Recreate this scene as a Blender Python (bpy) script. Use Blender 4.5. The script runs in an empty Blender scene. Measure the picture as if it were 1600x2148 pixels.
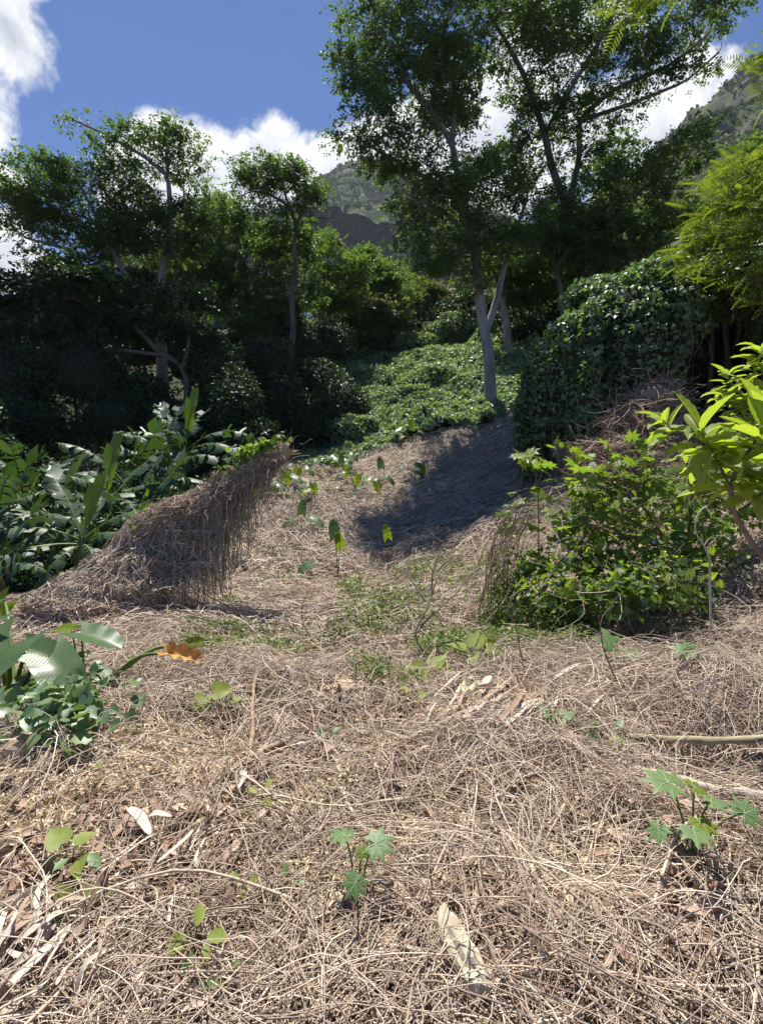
import bpy, math
import numpy as np
from mathutils import Vector, Matrix

rng = np.random.default_rng(11)
scene = bpy.context.scene
COL = scene.collection
rad = math.radians

# ------------------------------------------------------------------ camera
F, CX, HY, IH = 984.0, 800.0, 1000.0, 2148.0      # focal length / horizon row in photo pixels
cam_d = bpy.data.cameras.new('camera')
cam = bpy.data.objects.new('camera', cam_d)
COL.objects.link(cam)
cam_d.sensor_fit = 'VERTICAL'
cam_d.sensor_height = 24.0
cam_d.lens = 24.0 * F / IH
cam_d.shift_y = -(IH / 2 - HY) / IH
cam_d.clip_start = 0.05
cam_d.clip_end = 6000
cam.location = (0, 0, 0)
cam.rotation_euler = (rad(90), 0, 0)
scene.camera = cam

# ------------------------------------------------------------------ light
SUN_EL, SUN_AZ = 68.0, -12.0           # azimuth: degrees to the right of straight ahead (+Y)
sun_dir = Vector((math.sin(rad(SUN_AZ)) * math.cos(rad(SUN_EL)), math.cos(rad(SUN_AZ)) * math.cos(rad(SUN_EL)), math.sin(rad(SUN_EL))))
sl = bpy.data.lights.new('sun', 'SUN')
sl.energy = 5.0
sl.angle = rad(0.53)
sl.color = (1.0, 0.955, 0.88)
sun = bpy.data.objects.new('sun', sl)
COL.objects.link(sun)
sun.rotation_euler = sun_dir.to_track_quat('Z', 'Y').to_euler()

scene.view_settings.view_transform = 'Standard'
scene.view_settings.look = 'None'
scene.view_settings.gamma = 1.0
scene.view_settings.use_curve_mapping = False
scene.view_settings.exposure = 0.85
scene.render.engine = 'CYCLES'
cy = scene.cycles
cy.max_bounces = 6
cy.diffuse_bounces = 3
cy.glossy_bounces = 2
cy.transmission_bounces = 4
cy.transparent_max_bounces = 4
cy.volume_bounces = 0
cy.caustics_reflective = False
cy.caustics_refractive = False
cy.use_denoising = True
cy.sample_clamp_indirect = 6.0


class NT:
    """tiny helper round a node tree"""
    def __init__(self, tree):
        self.t = tree
        tree.nodes.clear()

    def n(self, typ, **kw):
        nd = self.t.nodes.new(typ)
        for k, v in kw.items():
            if k.startswith('i_'):
                nd.inputs[k[2:].replace('_', ' ')].default_value = v
            else:
                setattr(nd, k, v)
        return nd

    def l(self, a, b):
        self.t.links.new(a, b)

    def math(self, op, a, b=None, c=None, clamp=False):
        nd = self.t.nodes.new('ShaderNodeMath')
        nd.operation = op
        nd.use_clamp = clamp
        for i, v in enumerate((a, b, c)):
            if v is None:
                continue
            if isinstance(v, (int, float)):
                nd.inputs[i].default_value = v
            else:
                self.l(v, nd.inputs[i])
        return nd.outputs[0]

    def vmath(self, op, a, b=None):
        nd = self.t.nodes.new('ShaderNodeVectorMath')
        nd.operation = op
        for i, v in enumerate((a, b)):
            if v is None:
                continue
            if isinstance(v, (tuple, list)):
                nd.inputs[i].default_value = v
            else:
                self.l(v, nd.inputs[i])
        return nd.outputs['Value'] if op in ('LENGTH', 'DOT_PRODUCT', 'DISTANCE') else nd.outputs[0]

    def ramp(self, fac, stops, interp='LINEAR'):
        nd = self.t.nodes.new('ShaderNodeValToRGB')
        nd.color_ramp.interpolation = interp
        e = nd.color_ramp.elements
        while len(e) < len(stops):
            e.new(0.5)
        for el, (p, c) in zip(e, stops):
            el.position = p
            el.color = (c[0], c[1], c[2], 1) if not isinstance(c, (int, float)) else (c, c, c, 1)
        self.l(fac, nd.inputs[0])
        return nd.outputs[0]

    def mix(self, fac, a, b, typ='MIX'):
        nd = self.t.nodes.new('ShaderNodeMix')
        nd.data_type = 'RGBA'
        nd.blend_type = typ
        for s, v in ((0, fac), (6, a), (7, b)):
            if isinstance(v, (int, float)):
                nd.inputs[s].default_value = v
            elif isinstance(v, tuple):
                nd.inputs[s].default_value = (v[0], v[1], v[2], 1)
            else:
                self.l(v, nd.inputs[s])
        return nd.outputs[2]

    def noise(self, vec, scale, detail=3, rough=0.55, dist=0.0):
        nd = self.n('ShaderNodeTexNoise')
        nd.inputs['Scale'].default_value = scale
        nd.inputs['Detail'].default_value = detail
        nd.inputs['Roughness'].default_value = rough
        nd.inputs['Distortion'].default_value = dist
        if vec is not None:
            self.l(vec, nd.inputs['Vector'])
        return nd.outputs[0]


# ------------------------------------------------------------------ sky with clouds
def pdir(px, py):
    v = np.array([(px - CX) / F, 1.0, (HY - py) / F])
    return v / np.linalg.norm(v)


SKY_STRENGTH = 0.066
world = bpy.data.worlds.new('World')
scene.world = world
world.use_nodes = True
w = NT(world.node_tree)
sky = w.n('ShaderNodeTexSky', sky_type='NISHITA')
sky.sun_disc = False
sky.sun_elevation = rad(SUN_EL)
sky.sun_rotation = rad(SUN_AZ)
sky.altitude = 900
sky.air_density = 0.8
sky.dust_density = 0.1
sky.ozone_density = 4.0
tc = w.n('ShaderNodeTexCoord')
D = tc.outputs['Generated']
warp = w.n('ShaderNodeTexNoise')
warp.inputs['Scale'].default_value = 5.0
warp.inputs['Detail'].default_value = 4.0
w.l(D, warp.inputs['Vector'])
wv = w.vmath('MULTIPLY', w.vmath('SUBTRACT', warp.outputs['Color'], (0.5, 0.5, 0.5)), (0.10, 0.10, 0.10))
Dw = w.vmath('ADD', D, wv)
nz = w.noise(Dw, 5.2, 9, 0.6)
nz2 = w.noise(w.vmath('ADD', Dw, (0.0, 0.0, 0.035)), 5.2, 9, 0.6)
# cumulus banks: (pixel x, pixel y, half width, half height) of each bank as seen from here, turned into directions at infinity
banks = [(-10, 40, 90, 140), (-190, 30, 180, 210), (-30, 540, 150, 85), (350, 420, 110, 85), (470, 385, 140, 115), (600, 405, 130, 115), (720, 420, 150, 90),
         (1330, 230, 260, 120), (1180, 60, 240, 140), (960, 300, 240, 130), (-60, 345, 90, 22), (1560, 330, 300, 90)]
mask = None
for (bx_, by_, rw, rh) in banks:
    c = pdir(bx_, by_)
    k = np.linalg.norm([(bx_ - CX) / F, 1, (HY - by_) / F])
    sc = (F * k / rw * 0.95, F * k / rw * 0.6, F * k / rh * 0.95)
    ln = w.vmath('LENGTH', w.vmath('MULTIPLY', w.vmath('SUBTRACT', D, tuple(c)), sc))
    m = w.math('SUBTRACT', 1.0, ln)
    mask = m if mask is None else w.math('MAXIMUM', mask, m)
mask = w.math('MAXIMUM', mask, -0.9)
# scattered fair-weather cloud everywhere else as well
field = w.noise(D, 1.7, 2, 0.5)
fieldm = w.math('MULTIPLY', w.math('SUBTRACT', field, 0.66), 4.0)
back = w.n('ShaderNodeSeparateXYZ')
w.l(D, back.inputs[0])
fieldm = w.math('SUBTRACT', fieldm, w.math('MULTIPLY', w.math('MAXIMUM', back.outputs[1], 0.0), 3.0))
mask = w.math('MAXIMUM', mask, fieldm)
dens = w.math('ADD', w.math('MULTIPLY', mask, 0.85), w.math('MULTIPLY', w.math('SUBTRACT', nz, 0.5), 2.3))
cov = w.n('ShaderNodeMapRange', interpolation_type='SMOOTHSTEP')
cov.inputs[1].default_value = 0.02
cov.inputs[2].default_value = 0.30
w.l(dens, cov.inputs[0])
shade = w.math('ADD', w.math('MULTIPLY', w.math('SUBTRACT', nz, nz2), 4.5), w.math('SUBTRACT', 0.95, w.math('MULTIPLY', dens, 0.55)))
ccol = w.ramp(shade, [(0.0, (4.6, 5.0, 5.8)), (0.45, (6.2, 6.5, 7.1)), (0.8, (7.9, 8.1, 8.4)), (1.0, (9.2, 9.2, 9.2))])
scol = w.mix(1.0, sky.outputs[0], (0.52, 0.80, 1.14), 'MULTIPLY')
tot = w.mix(cov.outputs[0], scol, ccol)
bg = w.n('ShaderNodeBackground')
bg.inputs['Strength'].default_value = SKY_STRENGTH
w.l(tot, bg.inputs[0])
wo = w.n('ShaderNodeOutputWorld')
w.l(bg.outputs[0], wo.inputs[0])

# ------------------------------------------------------------------ small maths
def P(px, py, Y):
    """direction of a photo pixel followed out to depth Y (metres)"""
    return np.array([(px - CX) / F * Y, Y, (HY - py) / F * Y])


def hash2(ix, iy, s):
    h = (ix.astype(np.int64) * 374761393 + iy.astype(np.int64) * 668265263 + s * 982451653) & 0xFFFFFFFF
    h = ((h ^ (h >> 13)) * 1274126177) & 0xFFFFFFFF
    return ((h ^ (h >> 16)) & 0xFFFF) / 65535.0


def vnoise(x, y, s=0):
    x = np.asarray(x, float); y = np.asarray(y, float)
    ix = np.floor(x); iy = np.floor(y)
    fx = x - ix; fy = y - iy
    fx = fx * fx * (3 - 2 * fx); fy = fy * fy * (3 - 2 * fy)
    a = hash2(ix, iy, s); b = hash2(ix + 1, iy, s); c = hash2(ix, iy + 1, s); d = hash2(ix + 1, iy + 1, s)
    return (a + (b - a) * fx) * (1 - fy) + (c + (d - c) * fx) * fy - 0.5


def fbm(x, y, s=0, o=4, g=0.5):
    t = 0; a = 1.0
    for i in range(o):
        t = t + a * vnoise(np.asarray(x) * 2 ** i, np.asarray(y) * 2 ** i, s + i * 17)
        a *= g
    return t


def noise3(p, sc, s=0):
    q = p * sc
    return (vnoise(q[..., 0] + 7.3 * q[..., 2], q[..., 1] - 3.1 * q[..., 2], s) + vnoise(q[..., 1] + 11.7, q[..., 2] + 0.37 * q[..., 0], s + 3)
            + vnoise(q[..., 2] - 5.2, q[..., 0] + 0.51 * q[..., 1], s + 5)) * 0.67


def nrm(v):
    return v / np.maximum(np.linalg.norm(v, axis=-1, keepdims=True), 1e-9)


def rdir(n):
    return nrm(rng.normal(size=(n, 3)))


def frames(d, n):
    x = nrm(d)
    y = np.cross(n, x)
    bad = np.linalg.norm(y, axis=-1) < 1e-4
    if bad.any():
        y[bad] = np.cross(rdir(bad.sum()), x[bad])
    y = nrm(y)
    z = np.cross(x, y)
    return np.stack([x, y, z], axis=-1)


# ------------------------------------------------------------------ objects
ORG = {}


class MB:
    def __init__(self):
        self.v = []; self.f = []; self.nv = 0

    def add(self, v, f, mi=0, smooth=True):
        v = np.asarray(v, float).reshape(-1, 3)
        f = np.asarray(f, np.int64)
        if len(v) == 0 or len(f) == 0:
            return
        self.v.append(v); self.f.append((f + self.nv, mi, smooth)); self.nv += len(v)

    def mesh(self, name, mats, org=(0, 0, 0)):
        me = bpy.data.meshes.new(name)
        v = np.concatenate(self.v) - np.asarray(org, float)
        loops = np.concatenate([f.reshape(-1) for f, _, _ in self.f])
        tot = np.concatenate([np.full(len(f), f.shape[1]) for f, _, _ in self.f])
        mi = np.concatenate([np.full(len(f), m) for f, m, _ in self.f])
        sm = np.concatenate([np.full(len(f), s, bool) for f, _, s in self.f])
        me.vertices.add(len(v)); me.loops.add(len(loops)); me.polygons.add(len(tot))
        me.vertices.foreach_set('co', v.astype(np.float32).ravel())
        me.loops.foreach_set('vertex_index', loops.astype(np.int32))
        me.polygons.foreach_set('loop_start', np.concatenate([[0], np.cumsum(tot)[:-1]]).astype(np.int32))
        me.polygons.foreach_set('material_index', mi.astype(np.int32))
        me.polygons.foreach_set('use_smooth', sm)
        me.update(calc_edges=True)
        for m in (mats if isinstance(mats, (list, tuple)) else [mats]):
            me.materials.append(m)
        return me

    def build(self, name, mats, parent=None, **props):
        org = ORG.get(parent.name, np.zeros(3)) if parent else props.pop('org', np.zeros(3))
        return obj(name, self.mesh(name, mats, org), parent, loc=(None if parent else org), **props)


def obj(name, data, parent=None, loc=None, **props):
    o = bpy.data.objects.new(name, data)
    COL.objects.link(o)
    if parent is not None:
        o.parent = parent
        ORG[o.name] = ORG.get(parent.name, np.zeros(3))
    if loc is not None:
        o.location = loc
        if parent is None:
            ORG[o.name] = np.asarray(loc, float)
    for k, v in props.items():
        o[k] = v
    return o


def thing(name, label, cat, loc, group=None):
    o = obj(name, None, None, loc=tuple(loc), label=label, category=cat)
    o.empty_display_size = 0.2
    if group:
        o['group'] = group
    return o


def place(parent, name, me, pos, d, n, s=1.0):
    """a child that shares mesh data, standing at world pos with its x axis along d and z near n"""
    R = frames(np.array([d], float), np.array([n], float))[0]
    o = bpy.data.objects.new(name, me)
    COL.objects.link(o)
    o.parent = parent
    p = np.asarray(pos) - ORG[parent.name]
    M = Matrix([[R[0, 0], R[0, 1], R[0, 2], p[0]], [R[1, 0], R[1, 1], R[1, 2], p[1]], [R[2, 0], R[2, 1], R[2, 2], p[2]], [0, 0, 0, 1]])
    o.matrix_local = M @ Matrix.Scale(s, 4)
    return o


# ------------------------------------------------------------------ shapes
def tubes(mb, pts, r, S=3, mi=0, smooth=True, cap=False):
    """pts (N,K,3), r (N,K) -> N tubes of S sides (S=2: flat ribbons)"""
    pts = np.asarray(pts, float)
    N, K, _ = pts.shape
    r = np.broadcast_to(np.asarray(r, float), (N, K))
    t = nrm(np.gradient(pts, axis=1))
    ref = nrm(rng.normal(size=(N, 1, 3)) * 0.5 + np.array([0.3, -0.8, 0.5]))
    n1 = nrm(np.cross(t, np.broadcast_to(ref, t.shape)))
    n2 = np.cross(t, n1)
    if S == 2:
        ring = np.stack([pts + n1 * r[..., None], pts - n1 * r[..., None]], axis=2)
    else:
        a = np.arange(S) * 2 * np.pi / S
        ring = pts[:, :, None] + r[..., None, None] * (np.cos(a)[:, None] * n1[:, :, None] + np.sin(a)[:, None] * n2[:, :, None])
    idx = np.arange(N * K * S).reshape(N, K, S)
    if S == 2:
        f = np.stack([idx[:, :-1, 0], idx[:, 1:, 0], idx[:, 1:, 1], idx[:, :-1, 1]], axis=-1).reshape(-1, 4)
    else:
        nx = np.roll(idx, -1, axis=2)
        f = np.stack([idx[:, :-1], nx[:, :-1], nx[:, 1:], idx[:, 1:]], axis=-1).reshape(-1, 4)
    mb.add(ring, f, mi, smooth)
    if cap and S > 2:
        for e in (0, -1):
            fc = idx[:, e, :]
            mb.add(ring[:, e].reshape(-1, 3), np.arange(N * S).reshape(N, S), mi, False)


def polyline(pts, step):
    pts = np.asarray(pts, float)
    out = [pts[0]]
    for a, b in zip(pts[:-1], pts[1:]):
        n = max(1, int(round(np.linalg.norm(b - a) / step)))
        for i in range(1, n + 1):
            out.append(a + (b - a) * i / n)
    return np.array(out)


def smooth_line(pts, k):
    """Catmull-Rom through pts with k samples"""
    pts = np.asarray(pts, float)
    n = len(pts)
    u = np.linspace(0, n - 1, k)
    i = np.clip(np.floor(u).astype(int), 0, n - 2)
    f = (u - i)[:, None]
    g = lambda j: pts[np.clip(j, 0, n - 1)]
    p0, p1, p2, p3 = g(i - 1), g(i), g(i + 1), g(i + 2)
    return 0.5 * (2 * p1 + (p2 - p0) * f + (2 * p0 - 5 * p1 + 4 * p2 - p3) * f ** 2 + (3 * p1 - p0 - 3 * p2 + p3) * f ** 3)


def scatter(mb, tpl, pos, R, s, mi=0, smooth=True):
    tv, tf = tpl
    N = len(pos)
    if N == 0:
        return
    s = np.asarray(s, float)
    s = s[:, None, None] if s.ndim == 1 else s[:, None, :]
    v = np.einsum('nij,nvj->nvi', R, tv[None] * s) + pos[:, None]
    f = (tf[None] + (np.arange(N) * len(tv))[:, None, None]).reshape(-1, tf.shape[1])
    mb.add(v, f, mi, smooth)


KITE = (np.array([[0, 0, 0], [.38, .34, .10], [1, 0, -.06], [.38, -.34, .10]]), np.array([[0, 2, 1], [0, 3, 2]]))
BROAD = (np.array([[0, 0, 0], [.28, .50, .12], [1, 0, -.10], [.28, -.50, .12]]), np.array([[0, 2, 1], [0, 3, 2]]))
SLIM = (np.array([[0, 0, 0], [.45, .17, .03], [1, 0, -.12], [.45, -.17, .03]]), np.array([[0, 2, 1], [0, 3, 2]]))
_h = np.array([[0.28, 0, -.04], [0, 0, .0], [-.16, .24, .06], [.08, .50, .10], [.45, .44, .06], [.75, .22, -.02], [1.05, 0, -.16], [.75, -.22, -.02], [.45, -.44, .06], [.08, -.50, .10], [-.16, -.24, .06]])
HEART = (_h, np.array([[0, i, i + 1 if i < 10 else 1] for i in range(1, 11)]))
_o = np.array([[0, 0, 0], [.3, .24, .07], [.65, .26, .05], [1, 0, -.08], [.65, -.26, .05], [.3, -.24, .07], [.35, 0, 0], [.7, 0, -.02]])
OVAL = (_o, np.array([[0, 6, 1], [6, 2, 1], [6, 7, 2], [7, 3, 2], [0, 5, 6], [6, 5, 4], [6, 4, 7], [7, 4, 3]]))


def palmate(lobes=8, valley=0.42, spread=150):
    v = [(0, 0, 0)]
    for i in range(lobes):
        a = rad(-spread + 2 * spread * i / (lobes - 1))
        L = 1.0 - 0.30 * abs(a / rad(spread)) ** 1.6
        hw = rad(spread / (lobes - 1))
        if i == 0:
            v.append((valley * .55 * math.cos(a - hw), valley * .55 * math.sin(a - hw), -0.02))
        v.append((L * .68 * math.cos(a - hw * .50), L * .68 * math.sin(a - hw * .50), -0.02))
        v.append((L * math.cos(a), L * math.sin(a), -0.14 * L))
        v.append((L * .68 * math.cos(a + hw * .50), L * .68 * math.sin(a + hw * .50), -0.02))
        vv = valley if i < lobes - 1 else valley * .55
        v.append((vv * math.cos(a + hw), vv * math.sin(a + hw), -0.05))
        v.append((L * .45 * math.cos(a), L * .45 * math.sin(a), 0.045))     # raised midrib point
    v = np.array(v)
    f = []
    # order of rim per lobe: prev valley, shoulder, tip, shoulder, valley ; rib
    prev = 1
    k = 2
    for i in range(lobes):
        s1, tp, s2, va, rib = k, k + 1, k + 2, k + 3, k + 4
        f += [(0, prev, rib), (prev, s1, rib), (s1, tp, rib), (tp, s2, rib), (s2, va, rib), (va, 0, rib)]
        prev = va
        k += 5
    return v, np.array(f)


CASTOR = palmate(8, 0.50)
LOBED = palmate(5, 0.40, 120)


def grid_leaf(nx, ny, width, back=0.0, bend=0.0, cup=0.1, ripple=0.0, nrip=6, seed=0, twist=0.0):
    """leaf blade of unit length along +x, bending down by `bend` radians over its length"""
    t = np.linspace(0, 1, nx + 1)
    ang = -bend * t
    dx = np.cos(ang); dz = np.sin(ang)
    mx = np.concatenate([[0], np.cumsum((dx[1:] + dx[:-1]) / 2 / nx)])
    mz = np.concatenate([[0], np.cumsum((dz[1:] + dz[:-1]) / 2 / nx)])
    j = np.linspace(-1, 1, 2 * ny + 1)
    T, J = np.meshgrid(t, j, indexing='ij')
    W = np.array([width(a) for a in t])[:, None] * np.ones_like(J)
    off = back * np.abs(J) ** 1.3 * (1 - T) ** 2
    X = mx[:, None] - off * np.cos(ang)[:, None]
    Y = W * J
    r2 = np.random.default_rng(seed)
    ph = r2.uniform(0, 6.28)
    zz = cup * W * np.abs(J) ** 1.2 + ripple * np.abs(J) * np.sin(T * nrip * 6.28 + ph + np.sign(J) * 0.7)
    Y = Y + twist * T * zz
    Z = mz[:, None] + zz * np.cos(ang)[:, None]
    X = X - zz * np.sin(ang)[:, None]
    v = np.stack([X, Y, Z], -1).reshape(-1, 3)
    m = 2 * ny + 1
    idx = np.arange((nx + 1) * m).reshape(nx + 1, m)
    f = np.stack([idx[:-1, :-1], idx[1:, :-1], idx[1:, 1:], idx[:-1, 1:]], -1).reshape(-1, 4)
    return v, f


# ------------------------------------------------------------------ materials
def leaf_mat(name, stops, transl=0.35, rough=0.45, spec=0.4, tint=(1.25, 1.35, 0.5), noise=0.5):
    m = bpy.data.materials.new(name)
    m.use_nodes = True
    t = NT(m.node_tree)
    g = t.n('ShaderNodeNewGeometry')
    tcn = t.n('ShaderNodeTexCoord')
    nzv = t.noise(tcn.outputs['Object'], 1.3, 2)
    fac = t.math('ADD', t.math('MULTIPLY', g.outputs['Random Per Island'], 1 - noise * 0.5), t.math('MULTIPLY', t.math('SUBTRACT', nzv, 0.25), noise), clamp=True)
    col = t.ramp(fac, stops)
    p = t.n('ShaderNodeBsdfPrincipled')
    p.inputs['Roughness'].default_value = rough
    p.inputs['Specular IOR Level'].default_value = spec
    t.l(col, p.inputs['Base Color'])
    tr = t.n('ShaderNodeBsdfTranslucent')
    t.l(t.mix(1.0, col, tint, 'MULTIPLY'), tr.inputs[0])
    mx = t.n('ShaderNodeMixShader')
    mx.inputs[0].default_value = transl
    t.l(p.outputs[0], mx.inputs[1]); t.l(tr.outputs[0], mx.inputs[2])
    o = t.n('ShaderNodeOutputMaterial')
    t.l(mx.outputs[0], o.inputs[0])
    return m


def veined_mat(name, base, vein, edge, transl=0.4, rough=0.4, spec=0.45, tint=(1.3, 1.4, 0.4), wear=(0.25, 0.18, 0.06), veins=0.12):
    """large leaf: blotchy colour in the blade, slightly glossy"""
    m = bpy.data.materials.new(name)
    m.use_nodes = True
    t = NT(m.node_tree)
    tcn = t.n('ShaderNodeTexCoord')
    oi = t.n('ShaderNodeObjectInfo')
    O = tcn.outputs['Object']
    n1 = t.noise(O, 6, 4)
    n2 = t.noise(O, 30, 2)
    col = t.mix(t.ramp(n1, [(0.35, 0), (0.7, 1)]), base, edge)
    col = t.mix(t.math('MULTIPLY', oi.outputs['Random'], 0.6), col, vein)
    col = t.mix(t.ramp(t.math('ADD', t.math('MULTIPLY', n1, 0.6), t.math('MULTIPLY', n2, 0.4)), [(0.66, 0), (0.74, 0.6)]), col, wear)
    p = t.n('ShaderNodeBsdfPrincipled')
    p.inputs['Roughness'].default_value = rough
    p.inputs['Specular IOR Level'].default_value = spec
    t.l(col, p.inputs['Base Color'])
    sx = t.n('ShaderNodeSeparateXYZ'); t.l(O, sx.inputs[0])
    wv_ = t.n('ShaderNodeTexWave', wave_type='BANDS', bands_direction='X')
    wv_.inputs['Scale'].default_value = 5.0
    wv_.inputs['Distortion'].default_value = 3.0
    cmb = t.n('ShaderNodeCombineXYZ')
    t.l(t.math('ADD', sx.outputs[0], t.math('MULTIPLY', t.math('ABSOLUTE', sx.outputs[1]), -0.7)), cmb.inputs[0])
    t.l(cmb.outputs[0], wv_.inputs['Vector'])
    bp = t.n('ShaderNodeBump')
    bp.inputs['Strength'].default_value = veins
    bp.inputs['Distance'].default_value = 0.01
    t.l(wv_.outputs['Fac'], bp.inputs['Height'])
    t.l(bp.outputs[0], p.inputs['Normal'])
    tr = t.n('ShaderNodeBsdfTranslucent')
    t.l(t.mix(1.0, col, tint, 'MULTIPLY'), tr.inputs[0])
    mx = t.n('ShaderNodeMixShader')
    mx.inputs[0].default_value = transl
    t.l(p.outputs[0], mx.inputs[1]); t.l(tr.outputs[0], mx.inputs[2])
    o = t.n('ShaderNodeOutputMaterial')
    t.l(mx.outputs[0], o.inputs[0])
    return m


def plain_mat(name, stops, scale=8.0, stretch=(1, 1, 1), rough=0.85, bump=0.4, island=0.0, dist=0.02, detail=5, transl=0.0):
    m = bpy.data.materials.new(name)
    m.use_nodes = True
    t = NT(m.node_tree)
    tcn = t.n('ShaderNodeTexCoord')
    mp = t.n('ShaderNodeMapping')
    mp.inputs['Scale'].default_value = stretch
    t.l(tcn.outputs['Object'], mp.inputs[0])
    nv = t.noise(mp.outputs[0], scale, detail, 0.6)
    fac = t.math('ADD', t.math('MULTIPLY', t.math('SUBTRACT', nv, 0.5), 1.5), 0.5, clamp=True)
    if island:
        g = t.n('ShaderNodeNewGeometry')
        fac = t.math('ADD', t.math('MULTIPLY', fac, 1 - island), t.math('MULTIPLY', g.outputs['Random Per Island'], island), clamp=True)
    col = t.ramp(fac, stops)
    p = t.n('ShaderNodeBsdfPrincipled')
    p.inputs['Roughness'].default_value = rough
    p.inputs['Specular IOR Level'].default_value = 0.25
    t.l(col, p.inputs['Base Color'])
    if bump:
        bp = t.n('ShaderNodeBump')
        bp.inputs['Strength'].default_value = bump
        bp.inputs['Distance'].default_value = dist
        t.l(nv, bp.inputs['Height'])
        t.l(bp.outputs[0], p.inputs['Normal'])
    o = t.n('ShaderNodeOutputMaterial')
    if transl:
        tr = t.n('ShaderNodeBsdfTranslucent')
        t.l(col, tr.inputs[0])
        mx = t.n('ShaderNodeMixShader')
        mx.inputs[0].default_value = transl
        t.l(p.outputs[0], mx.inputs[1]); t.l(tr.outputs[0], mx.inputs[2])
        t.l(mx.outputs[0], o.inputs[0])
    else:
        t.l(p.outputs[0], o.inputs[0])
    return m


M = {}
M['albizia'] = leaf_mat('albizia_leaf', [(0, (.042, .078, .028)), (.45, (.085, .148, .046)), (.8, (.135, .205, .060)), (1, (.20, .25, .07))], 0.52, 0.5, 0.7)
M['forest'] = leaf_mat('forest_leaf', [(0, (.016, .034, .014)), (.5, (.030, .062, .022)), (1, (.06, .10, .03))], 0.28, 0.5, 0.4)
M['yellowgreen'] = leaf_mat('yellow_green_leaf', [(0, (.065, .115, .035)), (.5, (.105, .17, .05)), (1, (.18, .225, .07))], 0.48, 0.55, 0.3)
M['olive'] = leaf_mat('olive_leaf', [(0, (.09, .105, .05)), (.5, (.15, .165, .075)), (1, (.24, .235, .12))], 0.42, 0.55, 0.3)
M['vine'] = leaf_mat('vine_leaf', [(0, (.075, .135, .06)), (.5, (.13, .215, .09)), (.9, (.19, .28, .105)), (1, (.29, .31, .09))], 0.36, 0.46, 1.0)
M['creeper'] = leaf_mat('creeper_leaf', [(0, (.15, .215, .12)), (.5, (.22, .30, .16)), (.9, (.30, .38, .18)), (1, (.36, .40, .13))], 0.38, 0.5, 1.0)
M['bush'] = leaf_mat('bush_leaf', [(0, (.09, .155, .045)), (.5, (.15, .23, .05)), (.85, (.23, .29, .055)), (1, (.42, .39, .06))], 0.6, 0.5, 0.45)
M['fine'] = leaf_mat('fine_leaf', [(0, (.06, .10, .025)), (.6, (.12, .17, .04)), (1, (.20, .22, .05))], 0.45, 0.5, 0.4)
M['feather'] = leaf_mat('feathery_leaf', [(0, (.09, .14, .03)), (.5, (.15, .20, .035)), (1, (.23, .26, .05))], 0.5, 0.5, 0.4)
M['weed'] = leaf_mat('weed_leaf', [(0, (.10, .15, .05)), (.5, (.16, .22, .075)), (1, (.26, .28, .11))], 0.4, 0.45, 0.35)
M['scrub'] = leaf_mat('mountain_scrub_leaf', [(0, (.025, .045, .02)), (.5, (.05, .08, .03)), (1, (.09, .115, .045))], 0.2, 0.95, 0.05)
M['core'] = plain_mat('shade_dark_core', [(0, (.012, .018, .008)), (1, (.035, .04, .02))], 3.0, bump=0.8, dist=0.1)  # near-black colour stands in for the shade inside foliage
M['banana'] = veined_mat('banana_leaf', (.035, .075, .034), (.06, .11, .04), (.05, .095, .044), 0.28, 0.5, 0.5)
M['banana_young'] = veined_mat('young_banana_leaf', (.17, .26, .03), (.20, .28, .03), (.19, .26, .04), 0.55, 0.4, 0.4)
M['taro'] = veined_mat('taro_leaf', (.08, .145, .06), (.12, .19, .07), (.10, .165, .07), 0.36, 0.38, 0.6, veins=0.04)
M['taro_young'] = veined_mat('young_taro_leaf', (.17, .24, .02), (.21, .28, .03), (.19, .25, .03), 0.55, 0.4, 0.4)
M['bigleaf'] = veined_mat('big_soft_leaf', (.27, .35, .075), (.34, .40, .09), (.31, .37, .11), 0.54, 0.5, 0.4, veins=0.10)
M['castor'] = veined_mat('castor_leaf', (.115, .205, .07), (.17, .265, .10), (.14, .23, .085), 0.36, 0.5, 0.5, veins=0.0)
M['dead_leaf'] = plain_mat('orange_dead_leaf', [(0, (.45, .20, .06)), (.5, (.62, .33, .10)), (1, (.70, .48, .20))], 9, bump=0.5, transl=0.3)
M['strand'] = plain_mat('dry_vine_stem', [(0, (.13, .088, .064)), (.25, (.27, .20, .15)), (.5, (.465, .37, .28)), (.8, (.64, .54, .43)), (1, (.78, .70, .58))], 1.3, rough=0.75, bump=0, island=0.55, detail=4)
M['strand_brown'] = plain_mat('brown_dry_vine_stem', [(0, (.13, .085, .06)), (.4, (.26, .18, .125)), (.8, (.40, .30, .22)), (1, (.52, .43, .33))], 6, rough=0.8, bump=0, island=0.75)
M['strand_mid'] = plain_mat('shade_toned_vine_stem', [(0, (.17, .115, .08)), (.3, (.32, .235, .17)), (.6, (.50, .39, .295)), (.85, (.64, .54, .42)), (1, (.75, .66, .53))], 2.0, rough=0.8, bump=0, island=0.7)  # middle stem tone, shade of the hollow under the log in its colour
M['straw'] = plain_mat('straw_chaff', [(0, (.40, .30, .18)), (.4, (.64, .51, .33)), (.8, (.78, .67, .47)), (1, (.84, .77, .62))], 12, rough=0.65, bump=0, island=0.8, transl=0.15)
M['litter'] = plain_mat('leaf_litter', [(0, (.16, .095, .065)), (.4, (.33, .21, .145)), (.75, (.50, .38, .29)), (1, (.64, .56, .47))], 10, rough=0.6, bump=0.2, island=0.8, transl=0.15)
M['strip'] = plain_mat('bleached_strip', [(0, (.38, .31, .24)), (.5, (.56, .49, .40)), (1, (.70, .64, .55))], 6, (0.4, 8, 8), rough=0.6, bump=0.5, dist=0.004, transl=0.1)
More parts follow.
